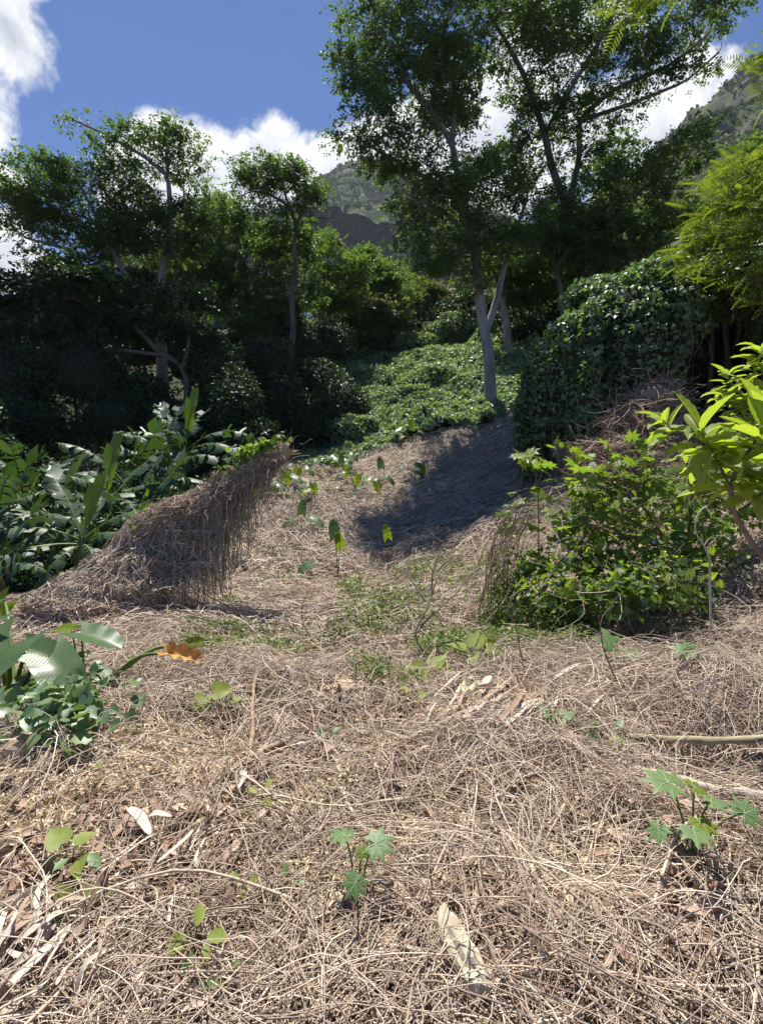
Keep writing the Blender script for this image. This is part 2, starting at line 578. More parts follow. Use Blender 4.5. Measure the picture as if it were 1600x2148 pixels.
M['bark_pale'] = plain_mat('pale_bark', [(0, (.13, .11, .09)), (.4, (.27, .235, .20)), (.7, (.38, .345, .30)), (1, (.52, .48, .43))], 2.2, (1, 1, 0.35), bump=0.6, dist=0.04)
M['bark_mid'] = plain_mat('grey_bark', [(0, (.09, .08, .065)), (.4, (.18, .16, .135)), (.75, (.27, .24, .21)), (1, (.38, .35, .31))], 2.2, (1, 1, 0.35), bump=0.6, dist=0.04)
M['bark_dark'] = plain_mat('dark_bark', [(0, (.06, .05, .04)), (.5, (.14, .115, .09)), (1, (.26, .22, .18))], 3.0, (1, 1, 0.3), bump=0.6, dist=0.03)
M['stem_green'] = plain_mat('green_stem', [(0, (.08, .13, .03)), (1, (.20, .26, .07))], 8, bump=0.2, rough=0.5)
M['stem_red'] = plain_mat('reddish_stem', [(0, (.12, .06, .04)), (1, (.27, .15, .09))], 8, bump=0.2, rough=0.6)
M['stem_brown'] = plain_mat('brown_stem', [(0, (.13, .085, .06)), (.5, (.25, .17, .12)), (1, (.36, .27, .20))], 14, bump=0.4, rough=0.75, dist=0.005)
M['pseudostem'] = plain_mat('banana_stem', [(0, (.07, .06, .03)), (.5, (.13, .14, .06)), (1, (.22, .24, .10))], 5, (2, 2, 0.5), bump=0.4)
M['cane'] = plain_mat('dry_cane', [(0, (.18, .12, .075)), (.5, (.33, .235, .15)), (1, (.50, .40, .28))], 7, (1, 6, 6), bump=0.4, dist=0.006)
M['grey_wood'] = plain_mat('grey_wood', [(0, (.24, .19, .15)), (.5, (.40, .34, .28)), (1, (.58, .52, .45))], 6, (1, 5, 5), bump=0.6, dist=0.008)
M['mossy_wood'] = plain_mat('mossy_pole', [(0, (.16, .13, .08)), (.5, (.30, .265, .16)), (1, (.46, .41, .29))], 6, (0.6, 4, 4), bump=0.5, dist=0.008)
M['log_wood'] = plain_mat('split_log_wood', [(0, (.16, .10, .06)), (.45, (.34, .235, .15)), (1, (.54, .42, .30))], 7, (1, 1, 1), bump=0.9, dist=0.03)
M['rock_pale'] = plain_mat('pale_rock', [(0, (.26, .21, .14)), (.5, (.46, .41, .30)), (1, (.62, .58, .46))], 12, bump=0.9, dist=0.02, detail=8)
M['rock_orange'] = plain_mat('orange_rock', [(0, (.22, .10, .04)), (.5, (.40, .20, .08)), (1, (.52, .33, .17))], 14, bump=0.9, dist=0.02, detail=8)
M['rock_tan'] = plain_mat('tan_rock', [(0, (.28, .18, .11)), (.5, (.46, .33, .22)), (1, (.56, .44, .32))], 10, bump=0.7, dist=0.015, detail=8)
M['pale_petal'] = plain_mat('pale_yellow_wrap', [(0, (.60, .58, .30)), (1, (.80, .78, .55))], 14, bump=0.3, transl=0.3, rough=0.5)
M['white_petal'] = plain_mat('cream_wrap', [(0, (.60, .58, .45)), (1, (.82, .80, .70))], 14, bump=0.3, transl=0.3, rough=0.5)
M['flower'] = plain_mat('violet_petal', [(0, (.22, .16, .60)), (1, (.42, .36, .80))], 14, bump=0.0, transl=0.3)
M['bare_twig'] = plain_mat('bare_twig', [(0, (.14, .10, .08)), (.5, (.28, .21, .16)), (1, (.46, .38, .31))], 9, bump=0.2, rough=0.7)


def ground_mat():
    m = bpy.data.materials.new('soil_and_dry_thatch')
    m.use_nodes = True
    t = NT(m.node_tree)
    tcn = t.n('ShaderNodeTexCoord')
    O = tcn.outputs['Object']
    n1 = t.noise(O, 1.1, 5, 0.6)
    n2 = t.noise(O, 16, 6, 0.65)
    wv1 = t.noise(O, 60, 4, 0.7, 2.0)
    soil = t.ramp(n2, [(0.25, (.08, .05, .032)), (.5, (.19, .12, .075)), (.75, (.36, .22, .125))])
    straw = t.ramp(wv1, [(0.25, (.16, .11, .08)), (.5, (.32, .245, .18)), (.75, (.52, .43, .33))])
    sx = t.n('ShaderNodeSeparateXYZ'); t.l(O, sx.inputs[0])
    far = t.n('ShaderNodeMapRange')
    far.inputs[1].default_value = 4.5; far.inputs[2].default_value = 9.0
    t.l(sx.outputs[1], far.inputs[0])
    col = t.mix(far.outputs[0], soil, straw)
    # reddish patches and fine green growth over the clearing, dark leaf mould under the trees
    col = t.mix(t.math('MULTIPLY', t.ramp(n1, [(.5, 0), (.7, .55)]), far.outputs[0]), col, (.33, .20, .14))
    n3 = t.noise(O, 0.7, 4, 0.6)
    col = t.mix(t.math('MULTIPLY', t.ramp(n3, [(.52, 0), (.66, .45)]), far.outputs[0]), col, (.15, .17, .055))
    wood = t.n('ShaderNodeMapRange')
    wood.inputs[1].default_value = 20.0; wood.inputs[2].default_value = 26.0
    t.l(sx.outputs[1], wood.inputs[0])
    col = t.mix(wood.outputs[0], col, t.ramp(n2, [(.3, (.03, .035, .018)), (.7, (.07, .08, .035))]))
    p = t.n('ShaderNodeBsdfPrincipled')
    p.inputs['Roughness'].default_value = 0.95
    p.inputs['Specular IOR Level'].default_value = 0.1
    t.l(col, p.inputs['Base Color'])
    bp = t.n('ShaderNodeBump')
    bp.inputs['Strength'].default_value = 0.9
    bp.inputs['Distance'].default_value = 0.03
    t.l(t.math('ADD', n2, wv1), bp.inputs['Height'])
    t.l(bp.outputs[0], p.inputs['Normal'])
    o = t.n('ShaderNodeOutputMaterial')
    t.l(p.outputs[0], o.inputs[0])
    return m


# ------------------------------------------------------------------ terrain
ctrl = [(-4, -4, -1.7), (0, -4, -1.6), (4, -4, -1.4), (-2, 0, -1.6), (0, 0, -1.55), (2, 0, -1.5), (-3, 2, -1.66), (0, 2, -1.6), (2.2, 2, -1.5), (3.5, 2.6, -1.3),
        (0, 3, -1.65), (2.0, 3, -1.62), (-14, 6, -3.2), (-20, 14, -3.0), (-9, 6, -2.8), (9, 4, -0.4), (14, 8, 1.2), (-14, 24, 1.5), (-30, 30, 4), (-60, 40, 8),
        (30, 20, 7), (60, 30, 16), (0, 60, 20), (-40, 60, 15), (40, 60, 24), (0, 100, 36), (-80, 100, 28), (90, 100, 45), (-150, 200, 50), (0, 200, 62), (150, 200, 90), (-200, 20, 0), (200, 20, 60)]
for px, py, Y in [(700, 1420, 4.2), (1000, 1440, 4.1), (1300, 1400, 4.3), (400, 1400, 4.2), (100, 1560, 3.2), (0, 1450, 4.0), (700, 1365, 5.5), (600, 1300, 7.0), (900, 1300, 6.5),
                  (1050, 1300, 6.0), (1250, 1330, 5.0), (1500, 1285, 5.0), (1590, 1180, 5.5), (700, 1212, 11), (810, 1192, 11.5), (620, 1110, 14), (950, 1110, 13), (740, 1022, 18),
                  (560, 1030, 16), (850, 940, 21), (650, 982, 19), (1030, 848, 24), (1000, 950, 19), (1080, 890, 20), (1100, 1050, 13), (1180, 1000, 12.5), (1400, 1010, 11), (1600, 1010, 9),
                  (1500, 900, 16), (900, 850, 27), (770, 855, 27), (790, 805, 32), (900, 742, 38), (720, 770, 38), (1065, 738, 32), (650, 945, 24), (230, 1300, 6.3), (100, 1262, 7),
                  (150, 1250, 10), (350, 1130, 13), (100, 1110, 18), (330, 880, 26), (600, 820, 30), (100, 920, 26), (450, 1010, 20), (420, 1340, 5.6), (300, 1350, 5.2)]:
    ctrl.append(tuple(P(px, py, Y)))
ctrl = np.array(ctrl)


def U(r2):
    return np.where(r2 > 1e-9, 0.5 * r2 * np.log(np.maximum(r2, 1e-9)), 0.0)


def tps(cp, lam=0.6):
    n = len(cp)
    A = np.zeros((n + 3, n + 3))
    d2 = ((cp[:, None, :2] - cp[None, :, :2]) ** 2).sum(-1)
    A[:n, :n] = U(d2) + lam * np.eye(n)
    Q = np.c_[np.ones(n), cp[:, :2]]
    A[:n, n:] = Q
    A[n:, :n] = Q.T
    b = np.r_[cp[:, 2], 0, 0, 0]
    return np.linalg.solve(A, b)


CW = tps(ctrl)


def tps_eval(x, y):
    out = CW[-3] + CW[-2] * x + CW[-1] * y
    for (cx_, cy_, _), wgt in zip(ctrl, CW[:-3]):
        out = out + wgt * U((x - cx_) ** 2 + (y - cy_) ** 2)
    return out


GX0, GX1, GY0, GY1, GS = -50.0, 50.0, -6.0, 66.0, 0.25
_gx = np.arange(GX0, GX1 + GS, GS); _gy = np.arange(GY0, GY1 + GS, GS)
_GZ = tps_eval(*np.meshgrid(_gx, _gy, indexing='ij'))


BUMPS = [(-.95, 3.95, .22, .42), (-1.0, 2.95, -.16, .26), (1.75, 2.75, -.15, .34), (.15, 3.7, -.06, .4), (2.1, 3.9, .12, .5), (-2.3, 5.0, .10, .5), (-.3, 6.3, .14, .5), (.9, 5.6, -.10, .5)]


_br = np.random.default_rng(5)
for _ in range(34):
    BUMPS.append((_br.uniform(-3.2, 3.2), _br.uniform(1.5, 5.2), _br.choice([-1, 1, 1]) * _br.uniform(.06, .15), _br.uniform(.14, .34)))


def H(x, y):
    x = np.asarray(x, float); y = np.asarray(y, float)
    u = np.clip((x - GX0) / GS, 0, len(_gx) - 1.001); v = np.clip((y - GY0) / GS, 0, len(_gy) - 1.001)
    i = u.astype(int); j = v.astype(int)
    fu = u - i; fv = v - j
    z = (_GZ[i, j] * (1 - fu) + _GZ[i + 1, j] * fu) * (1 - fv) + (_GZ[i, j + 1] * (1 - fu) + _GZ[i + 1, j + 1] * fu) * fv
    near = np.clip((y - 0.5) / 2, 0.3, 1)
    for bx_, by_, ba, bs in BUMPS:
        z = z + ba * np.exp(-((x - bx_) ** 2 + (y - by_) ** 2) / (2 * bs * bs))
    return z + near * (0.16 * fbm(x * 0.9, y * 0.9, 3, 3) + 0.05 * fbm(x * 4, y * 4, 9, 2)) + np.clip((y - 9) / 10, 0, 1) * 0.22 * fbm(x * 0.6, y * 0.6, 21, 3)


def G(x, y):
    return np.array([x, y, float(H(x, y))])


def GP(px, Y, dz=0.0):
    x = (px - CX) / F * Y
    return np.array([x, Y, float(H(x, Y)) + dz])


def gpix(px, py, top=0.06):
    """where the ray through a photo pixel meets the matted ground (top: thickness of the mat)"""
    Ys = np.concatenate([np.arange(1.0, 12, 0.02), np.arange(12, 45, 0.1)])
    x = (px - CX) / F * Ys
    z = (HY - py) / F * Ys
    hit = np.nonzero(z <= H(x, Ys) + top)[0]
    Y = Ys[hit[0]] if len(hit) else 40.0
    return GP(px, Y, top)


xl = np.unique(np.concatenate([np.linspace(-9, 9, 131), np.sign(np.linspace(-1, 1, 121)) * (9 + 211 * np.abs(np.linspace(-1, 1, 121)) ** 2.2)]))
yl = np.unique(np.concatenate([np.linspace(-6, 0, 14), np.linspace(0, 14, 121), 14 + 256 * np.linspace(0, 1, 110) ** 2.0]))
gx, gy = np.meshgrid(xl, yl, indexing='ij')
inner = (np.abs(gx) < 48) & (gy < 64)
gz = np.where(inner, H(np.clip(gx, -49, 49), np.clip(gy, -5, 65)), tps_eval(gx, gy))
gb = MB()
ii = np.arange(gx.size).reshape(gx.shape)
gb.add(np.stack([gx, gy, gz], -1), np.stack([ii[:-1, :-1], ii[1:, :-1], ii[1:, 1:], ii[:-1, 1:]], -1).reshape(-1, 4))
ground = gb.build('ground', ground_mat(), kind='structure')

# ------------------------------------------------------------------ mountains
def mountain_mat(name, rock, veg, thr):
    m = bpy.data.materials.new(name)
    m.use_nodes = True
    t = NT(m.node_tree)
    tcn = t.n('ShaderNodeTexCoord')
    g = t.n('ShaderNodeNewGeometry')
    O = tcn.outputs['Object']
    sx = t.n('ShaderNodeSeparateXYZ'); t.l(g.outputs['True Normal'], sx.inputs[0])
    nn = t.noise(O, 0.022, 6, 0.65)
    fac = t.math('ADD', sx.outputs[2], t.math('MULTIPLY', t.math('SUBTRACT', nn, 0.5), 0.9))
    mp = t.n('ShaderNodeMapping'); mp.inputs['Scale'].default_value = (1, 1, 0.25)
    t.l(O, mp.inputs[0])
    rk = t.ramp(t.noise(mp.outputs[0], 0.06, 7, 0.65), [(.36, rock[0]), (.64, rock[1])])
    vg = t.ramp(t.noise(O, 0.12, 6, 0.7), [(.3, veg[0]), (.55, veg[1]), (.75, veg[2])])
    col = t.mix(t.ramp(fac, [(thr, 0), (thr + .12, 1)]), rk, vg)
    p = t.n('ShaderNodeBsdfPrincipled')
    p.inputs['Roughness'].default_value = 0.95
    p.inputs['Specular IOR Level'].default_value = 0.1
    t.l(col, p.inputs['Base Color'])
    bp = t.n('ShaderNodeBump'); bp.inputs['Strength'].default_value = 0.8; bp.inputs['Distance'].default_value = 4.0
    t.l(t.noise(O, 0.15, 6, 0.7), bp.inputs['Height'])
    t.l(bp.outputs[0], p.inputs['Normal'])
    o = t.n('ShaderNodeOutputMaterial')
    t.l(p.outputs[0], o.inputs[0])
    return m


def grid_mesh(x, y, z):
    i = np.arange(x.size).reshape(x.shape)
    return np.stack([x, y, z], -1), np.stack([i[:-1, :-1], i[1:, :-1], i[1:, 1:], i[:-1, 1:]], -1).reshape(-1, 4)


def tufts(mb, pos, s, k, mi, tpl=BROAD, flat=0.6):
    """small crowns of k leaf-clump faces each"""
    N = len(pos)
    d = rdir(N * k); d[:, 2] = np.abs(d[:, 2]) * 0.9
    pp = np.repeat(pos, k, 0) + d * np.repeat(s, k)[:, None] * rng.uniform(0.3, 0.75, (N * k, 1))
    nn = nrm(d + rng.normal(size=d.shape) * 0.5 + np.array([0, 0, 0.4]))
    scatter(mb, tpl, pp, frames(rdir(N * k), nn), np.repeat(s, k) * rng.uniform(0.5, 1.0, N * k), mi, False)


def peak_h(x, y):
    dx = (x + 22); dy = (y - 830)
    d = np.hypot(np.where(dx > 0, dx * 0.75, dx), np.where(dy < 0, dy * 0.95, dy * 0.8)) + 28 * fbm(x / 90, y / 90, 5, 4)
    f = np.where(d < 70, d ** 2 / 150, 32.7 + (d - 70) * 0.97)
    f = np.where(f > 230, 230 + (f - 230) * 0.62, f)
    z = 532 - f
    z = z + 3.6 * np.sin(z / 6.6 + 0.012 * x + 5 * fbm(x / 120, y / 120, 8, 3)) + 13 * fbm(x / 22, y / 22, 12, 5, .6)
    return z


def ridge_h(x, y):
    z = 300 + 0.80 * (x - 243) - 0.80 * np.maximum(0, 420 - y) - 0.7 * np.maximum(0, y - 420)
    z = z + 26 * fbm(x / 70, y / 70, 31, 5, 0.55)
    return z + 5 * np.sin(z / 8 + 6 * fbm(x / 80, y / 80, 35, 3))


x, y = np.meshgrid(np.unique(np.r_[np.linspace(-620, 620, 90), np.linspace(-240, 90, 110)]), np.linspace(420, 1020, 180), indexing='ij')
mbm = MB(); mbm.add(*grid_mesh(x, y, np.maximum(peak_h(x, y), 20)))
mountain = mbm.build('mountain', mountain_mat('mountain_rock', ((.035, .035, .04), (.11, .105, .105)), ((.03, .05, .02), (.055, .085, .03), (.085, .11, .04)), 0.06), kind='structure')
q = np.c_[rng.uniform(-240, 90, 12000), rng.uniform(430, 840, 12000)]
e = 3.0
sl_ = np.hypot(peak_h(q[:, 0] + e, q[:, 1]) - peak_h(q[:, 0] - e, q[:, 1]), peak_h(q[:, 0], q[:, 1] + e) - peak_h(q[:, 0], q[:, 1] - e)) / (2 * e)
keep = (sl_ + 1.8 * fbm(q[:, 0] / 50, q[:, 1] / 50, 44, 3) < 1.15)
q = q[keep]
mv = MB()
tufts(mv, np.c_[q, peak_h(q[:, 0], q[:, 1])], rng.uniform(2.5, 6.0, len(q)) * np.interp(q[:, 1], [430, 700], [.75, 1.1]), 5, 0)
mv.build('mountain_scrub', M['scrub'], mountain, kind='stuff')

x, y = np.meshgrid(np.linspace(90, 620, 180), np.linspace(200, 640, 150), indexing='ij')
mbm = MB(); mbm.add(*grid_mesh(x, y, np.maximum(ridge_h(x, y), 10)))
ridge = mbm.build('mountain_ridge', mountain_mat('ridge_rock', ((.06, .05, .04), (.12, .105, .085)), ((.045, .065, .022), (.08, .11, .035), (.13, .15, .055)), 0.36), kind='structure')
q = np.c_[rng.uniform(150, 460, 5000), rng.uniform(260, 440, 5000)]
q = q[fbm(q[:, 0] / 40, q[:, 1] / 40, 51, 3) > -0.12]
mv = MB()
tufts(mv, np.c_[q, ridge_h(q[:, 0], q[:, 1])], rng.uniform(1.6, 4.2, len(q)), 6, 0)
mv.build('ridge_scrub', M['scrub'], ridge, kind='stuff')


# ------------------------------------------------------------------ trees
def cluster_pts(c, dens):
    """c = (px, py, Y, rx, ry) -> attractor points in an ellipsoid"""
    px, py, Y, rx, ry = c
    n = max(12, int(rx * ry / dens))
    d = rdir(n) * rng.uniform(0, 1, (n, 1)) ** (1 / 2.6)
    k = Y / F
    nl = max(1, int(round(ry / 17.0)))                  # foliage sits in flattish pads, one above the other
    lev = (rng.integers(0, nl, n) + 0.5) / nl * 1.7 - 0.85
    rr = np.hypot(d[:, 0], d[:, 1])
    d[:, 2] = lev * 0.9 + rng.normal(size=n) * 0.09 - 0.22 * rr ** 2 + 0.1
    sh = np.sqrt(np.clip(1 - lev ** 2, .25, 1))
    d[:, 0] *= sh; d[:, 1] *= sh
    d[:, :2] += 0.22 * np.stack([np.sin(lev * 9 + px), np.cos(lev * 7 + py)], -1)
    return P(px, py, Y) + d * np.array([rx * k, (rx + ry) * 0.55 * k, ry * k])


def grow(limbs, attr, step, kill, iters=140):
    nodes = []; par = []; rad0 = []
    for pl, r0, r1 in limbs:
        pl = polyline(pl, step)
        if nodes:
            a = np.array(nodes)
            st = int(np.argmin(((a - pl[0]) ** 2).sum(1)))
        else:
            st = -1
        n = len(pl)
        for i, p in enumerate(pl):
            if i == 0 and st >= 0:
                prev = st
                continue
            nodes.append(p); par.append(st if i == 0 else (prev if i else -1)); rad0.append(r0 + (r1 - r0) * i / max(1, n - 1))
            prev = len(nodes) - 1
    nodes = np.array(nodes); par = list(par); rad0 = list(rad0)
    A = attr
    d2 = ((A[:, None] - nodes[None]) ** 2).sum(-1)
    near = d2.argmin(1); nd = d2.min(1)
    alive = nd > kill ** 2
    for it in range(iters):
        if not alive.any():
            break
        ids = near[alive]
        dv = nrm(A[alive] - nodes[ids])
        u, inv = np.unique(ids, return_inverse=True)
        s = np.zeros((len(u), 3)); np.add.at(s, inv, dv)
        s = nrm(s + rng.normal(size=s.shape) * 0.25)
        new = nodes[u] + s * step
        base = len(nodes)
        nodes = np.concatenate([nodes, new])
        par += list(u); rad0 += [0.0] * len(u)
        d2 = ((A[:, None] - new[None]) ** 2).sum(-1)
        m = d2.argmin(1); mv_ = d2.min(1)
        up = mv_ < nd
        near[up] = base + m[up]; nd[up] = mv_[up]
        alive &= nd > kill ** 2
        if len(nodes) > 9000:
            break
    return nodes, np.array(par), np.array(rad0)


def branch_mesh(nodes, par, rad0, tip, power, wob=0.0):
    n = len(nodes)
    cnt = np.zeros(n)
    haschild = np.zeros(n, bool); haschild[par[par >= 0]] = True
    cnt[~haschild] = 1
    for i in range(n - 1, -1, -1):
        if par[i] >= 0:
            cnt[par[i]] += cnt[i]
    r = np.maximum(tip * np.maximum(cnt, 1) ** power, rad0)
    kids = [[] for _ in range(n)]
    for i, p in enumerate(par):
        if p >= 0:
            kids[p].append(i)
    mb = MB()
    byk = {}
    stack = [(0, None)]
    while stack:
        i, fr = stack.pop()
        ch = []
        if fr is not None:
            ch.append((nodes[fr], min(r[fr], r[i] * 1.25)))
        while True:
            ch.append((nodes[i], r[i]))
            if not kids[i]:
                break
            k = max(kids[i], key=lambda j: r[j] + (0.5 if rad0[j] > 0 and rad0[i] > 0 and abs(rad0[j] - rad0[i]) < .03 else 0))
            for j in kids[i]:
                if j != k:
                    stack.append((j, i))
            i = k
        if len(ch) < 2:
            continue
        pts = np.array([c[0] for c in ch]); rr = np.array([c[1] for c in ch])
        if len(pts) > 4:
            pts[1:-1] = 0.5 * pts[1:-1] + 0.25 * (pts[:-2] + pts[2:])
        S = 10 if rr.max() > 0.12 else (5 if rr.max() > 0.05 else 3)
        byk.setdefault((len(pts), S), []).append((pts, rr))
    for (K, S), lst in byk.items():
        tubes(mb, np.array([a for a, _ in lst]), np.array([b for _, b in lst]), S)
    return mb, r, haschild


def tree(name, label, limbs, clusters, leaf, nleaf, leafsize, dens=28, step=0.4, kill=0.5, bark='bark_pale', tip=0.012, power=0.46, spread=0.30, tpl=KITE, group=None, flat=0.30, cat='tree'):
    base = np.asarray(limbs[0][0][0], float)
    base = base.copy()
    root = thing(name, label, cat, base, group)
    A = np.concatenate([cluster_pts(c, dens) for c in clusters])
    nodes, par, rad0 = grow(limbs, A, step, kill)
    mb, r, hc = branch_mesh(nodes, par, rad0, tip, power)
    mb.build('trunk', M[bark], root)
    tw = np.nonzero(r < tip * 2.3)[0]
    # leaf sprays round the twigs
    w_ = rng.uniform(0.03, 1.0, len(tw)) ** 2 * np.clip(0.62 + 1.3 * noise3(nodes[tw], 0.75, 3), 0.06, 2); w_ /= w_.sum()
    ns = max(1, nleaf // 7)
    c = rng.choice(tw, ns, p=w_)
    cen = nodes[c] + rng.normal(size=(ns, 3)) * spread * np.array([1, 1, flat])
    out = nrm(cen - nodes[np.maximum(par[c], 0)] + rng.normal(size=(ns, 3)) * 0.15)
    up = nrm(np.array([0, -0.15, 1.0]) + rng.normal(size=(ns, 3)) * 0.38)
    R0 = frames(out, up)
    k = 7
    t = np.tile(np.linspace(0.0, 1.0, k), ns)
    side = np.tile(np.array([1, -1, 1, -1, 1, -1, 0.0]), ns)
    ls = np.repeat(rng.uniform(0.7, 1.25, ns), k) * leafsize
    ax = np.repeat(R0[:, :, 0], k, 0); ay = np.repeat(R0[:, :, 1], k, 0); az = np.repeat(R0[:, :, 2], k, 0)
    pos = np.repeat(cen, k, 0) + ax * (t * ls * 2.0)[:, None] - az * (t ** 2 * ls * 0.5)[:, None] + rng.normal(size=(ns * k, 3)) * leafsize * 0.25
    d = nrm(ax * 0.6 + ay * side[:, None] + rng.normal(size=ax.shape) * 0.3 - az * 0.2)
    nn = nrm(az + rng.normal(size=ax.shape) * 0.35)
    lb = MB()
    scatter(lb, tpl, pos, frames(d, nn), ls * rng.uniform(0.8, 1.25, ns * k), 0, False)
    lb.build('crown', M[leaf], root)
    return root


def L(*pts, r=(0.2, 0.05), sink=0.0):
    a = np.array([P(*p) for p in pts])
    if sink:
        a[0, 2] -= sink
    return (a, r[0], r[1])


def rooted(px, Y, *pts, r=(0.2, 0.05)):
    """limb whose foot stands on the ground at (px, depth Y)"""
    a = np.concatenate([[GP(px, Y, -0.15)], np.array([P(*p) for p in pts])])
    return (a, r[0], r[1])


# --- right: the tall pale-trunked pair
tree('tall_tree', 'tall pale-trunked tree forking low, nearest trunk on the green slope', [
    rooted(1030, 24, (1024, 740, 24), (1010, 665, 24), (1000, 560, 24), (978, 450, 23.7), (962, 380, 23.5), (948, 300, 23.3), (905, 232, 23), (850, 170, 22.5), (815, 90, 22), r=(0.31, 0.09)),
    L((1018, 700, 24), (1038, 640, 24.2), (1062, 540, 24.6), (1088, 465, 25), (1110, 400, 25), r=(0.20, 0.07)),
    L((948, 300, 23.3), (956, 200, 23.2), (926, 60, 23), (962, 0, 23), (935, -90, 23), r=(0.13, 0.06)),
    L((975, 440, 23.7), (930, 390, 23), (880, 365, 22.5), (800, 320, 22), (740, 285, 22), r=(0.14, 0.05)),
    L((985, 500, 24), (940, 450, 23), (880, 420, 22), (840, 400, 21.5), r=(0.13, 0.05))],
    [(785, 60, 22, 85, 70), (860, 20, 22.5, 80, 60), (760, 150, 22, 60, 50), (850, 140, 22.5, 80, 60), (930, 120, 23, 70, 60), (745, 270, 21.5, 55, 45), (810, 250, 22, 75, 50), (880, 310, 22, 90, 60),
     (820, 340, 21.5, 90, 40), (900, 410, 22, 100, 55), (850, 480, 22, 60, 45), (960, 480, 23, 100, 50), (900, 550, 23, 70, 35), (1000, 360, 24, 80, 70), (1040, 420, 24.5, 90, 60),
     (950, 230, 23.2, 70, 60), (940, -60, 23, 120, 60), (1110, 470, 25, 70, 45), (1000, 515, 22.8, 75, 35), (940, 560, 22.8, 60, 30), (1060, 500, 23.5, 60, 35), (1010, 590, 23.2, 40, 22)],
    'albizia', 90000, 0.130, dens=26)

tree('spreading_tree', 'tall tree whose wide crown reaches the top right corner of the picture', [
    rooted(1222, 27.28, (1214, 560, 27.28), (1200, 470, 27.28), (1182, 420, 27.28), (1155, 345, 27.03), (1142, 280, 26.78), (1100, 160, 26.41), (1060, 85, 26.04), (1020, 20, 26.04), r=(0.36, 0.08)),
    L((1190, 440, 27.28), (1215, 330, 27.03), (1212, 250, 26.78), (1290, 185, 26.04), (1400, 140, 25.42), (1490, 70, 24.80), r=(0.20, 0.06)),
    L((1212, 255, 26.78), (1330, 215, 26.04), (1440, 170, 25.54), (1500, 115, 25.17), r=(0.13, 0.05)),
    L((1142, 280, 26.78), (1200, 180, 26.04), (1260, 80, 25.42), (1300, 0, 24.80), r=(0.13, 0.05)),
    L((1196, 460, 27.28), (1280, 430, 26.04), (1360, 390, 25.42), (1440, 330, 24.80), r=(0.15, 0.05))],
    [(1090, 40, 26.04, 110, 70), (1010, 90, 26.54, 70, 60), (1200, 40, 25.79, 110, 60), (1310, 40, 25.42, 100, 50), (1430, 40, 24.80, 90, 40), (1500, 20, 24.80, 60, 30), (1480, 115, 25.05, 60, 25), (1400, 180, 25.54, 80, 25),
     (1240, 130, 26.04, 110, 55), (1330, 120, 25.79, 80, 40), (1120, 150, 26.29, 100, 60), (1250, 240, 26.29, 80, 40), (1150, 260, 26.78, 90, 55), (1100, 330, 27.03, 80, 50), (1200, 350, 27.03, 90, 45),
     (1340, 390, 25.54, 110, 40), (1430, 330, 25.05, 90, 45), (1490, 270, 24.80, 45, 30), (1290, 440, 26.04, 120, 45), (1170, 430, 27.28, 80, 45), (1400, 450, 25.30, 80, 30), (1200, -40, 25.42, 260, 50), (1150, 490, 26.29, 70, 35), (1230, 520, 26.29, 60, 28), (1190, 400, 26.29, 60, 35), (1120, 540, 27.03, 50, 25)],
    'albizia', 92000, 0.152, dens=28, step=0.5, kill=0.62, tip=.015, bark='bark_mid')

tree('slender_tree', 'pale slender tree right behind the nearest trunk, bending left', [
    rooted(1067, 31, (1062, 680, 31), (1050, 605, 31), (1075, 540, 31), (1120, 500, 31), r=(0.30, 0.09)),
    L((1058, 660, 31), (1046, 600, 31.3), (1030, 560, 31.5), r=(0.14, 0.06))],
    [(1080, 560, 31, 80, 45), (1150, 520, 31, 80, 50), (1110, 610, 31, 60, 35), (1040, 540, 31, 50, 30)], 'yellowgreen', 17000, 0.20, dens=18)

tree('forked_tree', 'dark forked tree standing just above the vine covered thicket', [
    rooted(1186, 27, (1180, 640, 27), (1168, 560, 27), (1145, 520, 27), r=(0.22, 0.08)),
    L((1176, 610, 27), (1165, 560, 26.5), (1210, 500, 26), (1260, 480, 26), r=(0.12, 0.05))],
    [(1160, 510, 27, 80, 50), (1240, 500, 26.5, 90, 45), (1320, 510, 26.5, 90, 40), (1200, 560, 27, 70, 35), (1290, 560, 27, 70, 30)], 'albizia', 15000, 0.19, dens=18, bark='bark_dark')

tree('hillside_tree', 'bright yellow green tree on the right slope below the ridge', [
    rooted(1470, 34, (1450, 520, 34), (1430, 430, 34), r=(0.25, 0.1)), L((1450, 500, 34), (1500, 430, 34), (1540, 380, 34), r=(0.12, 0.06))],
    [(1400, 450, 34, 80, 40), (1470, 420, 34, 80, 50), (1540, 400, 34, 70, 60), (1420, 520, 33, 90, 40), (1510, 500, 33, 90, 50), (1330, 540, 34, 70, 30), (1590, 330, 34, 60, 50)], 'yellowgreen', 16000, 0.22, dens=24)

tree('small_far_tree', 'small sparse tree standing against the white cloud right of centre', [
    rooted(1300, 40, (1300, 400, 40), (1296, 330, 40), r=(0.2, 0.06))],
    [(1290, 300, 40, 45, 35), (1320, 330, 40, 50, 35), (1270, 345, 40, 40, 30), (1310, 390, 40, 60, 40)], 'yellowgreen', 6000, 0.22, dens=14)

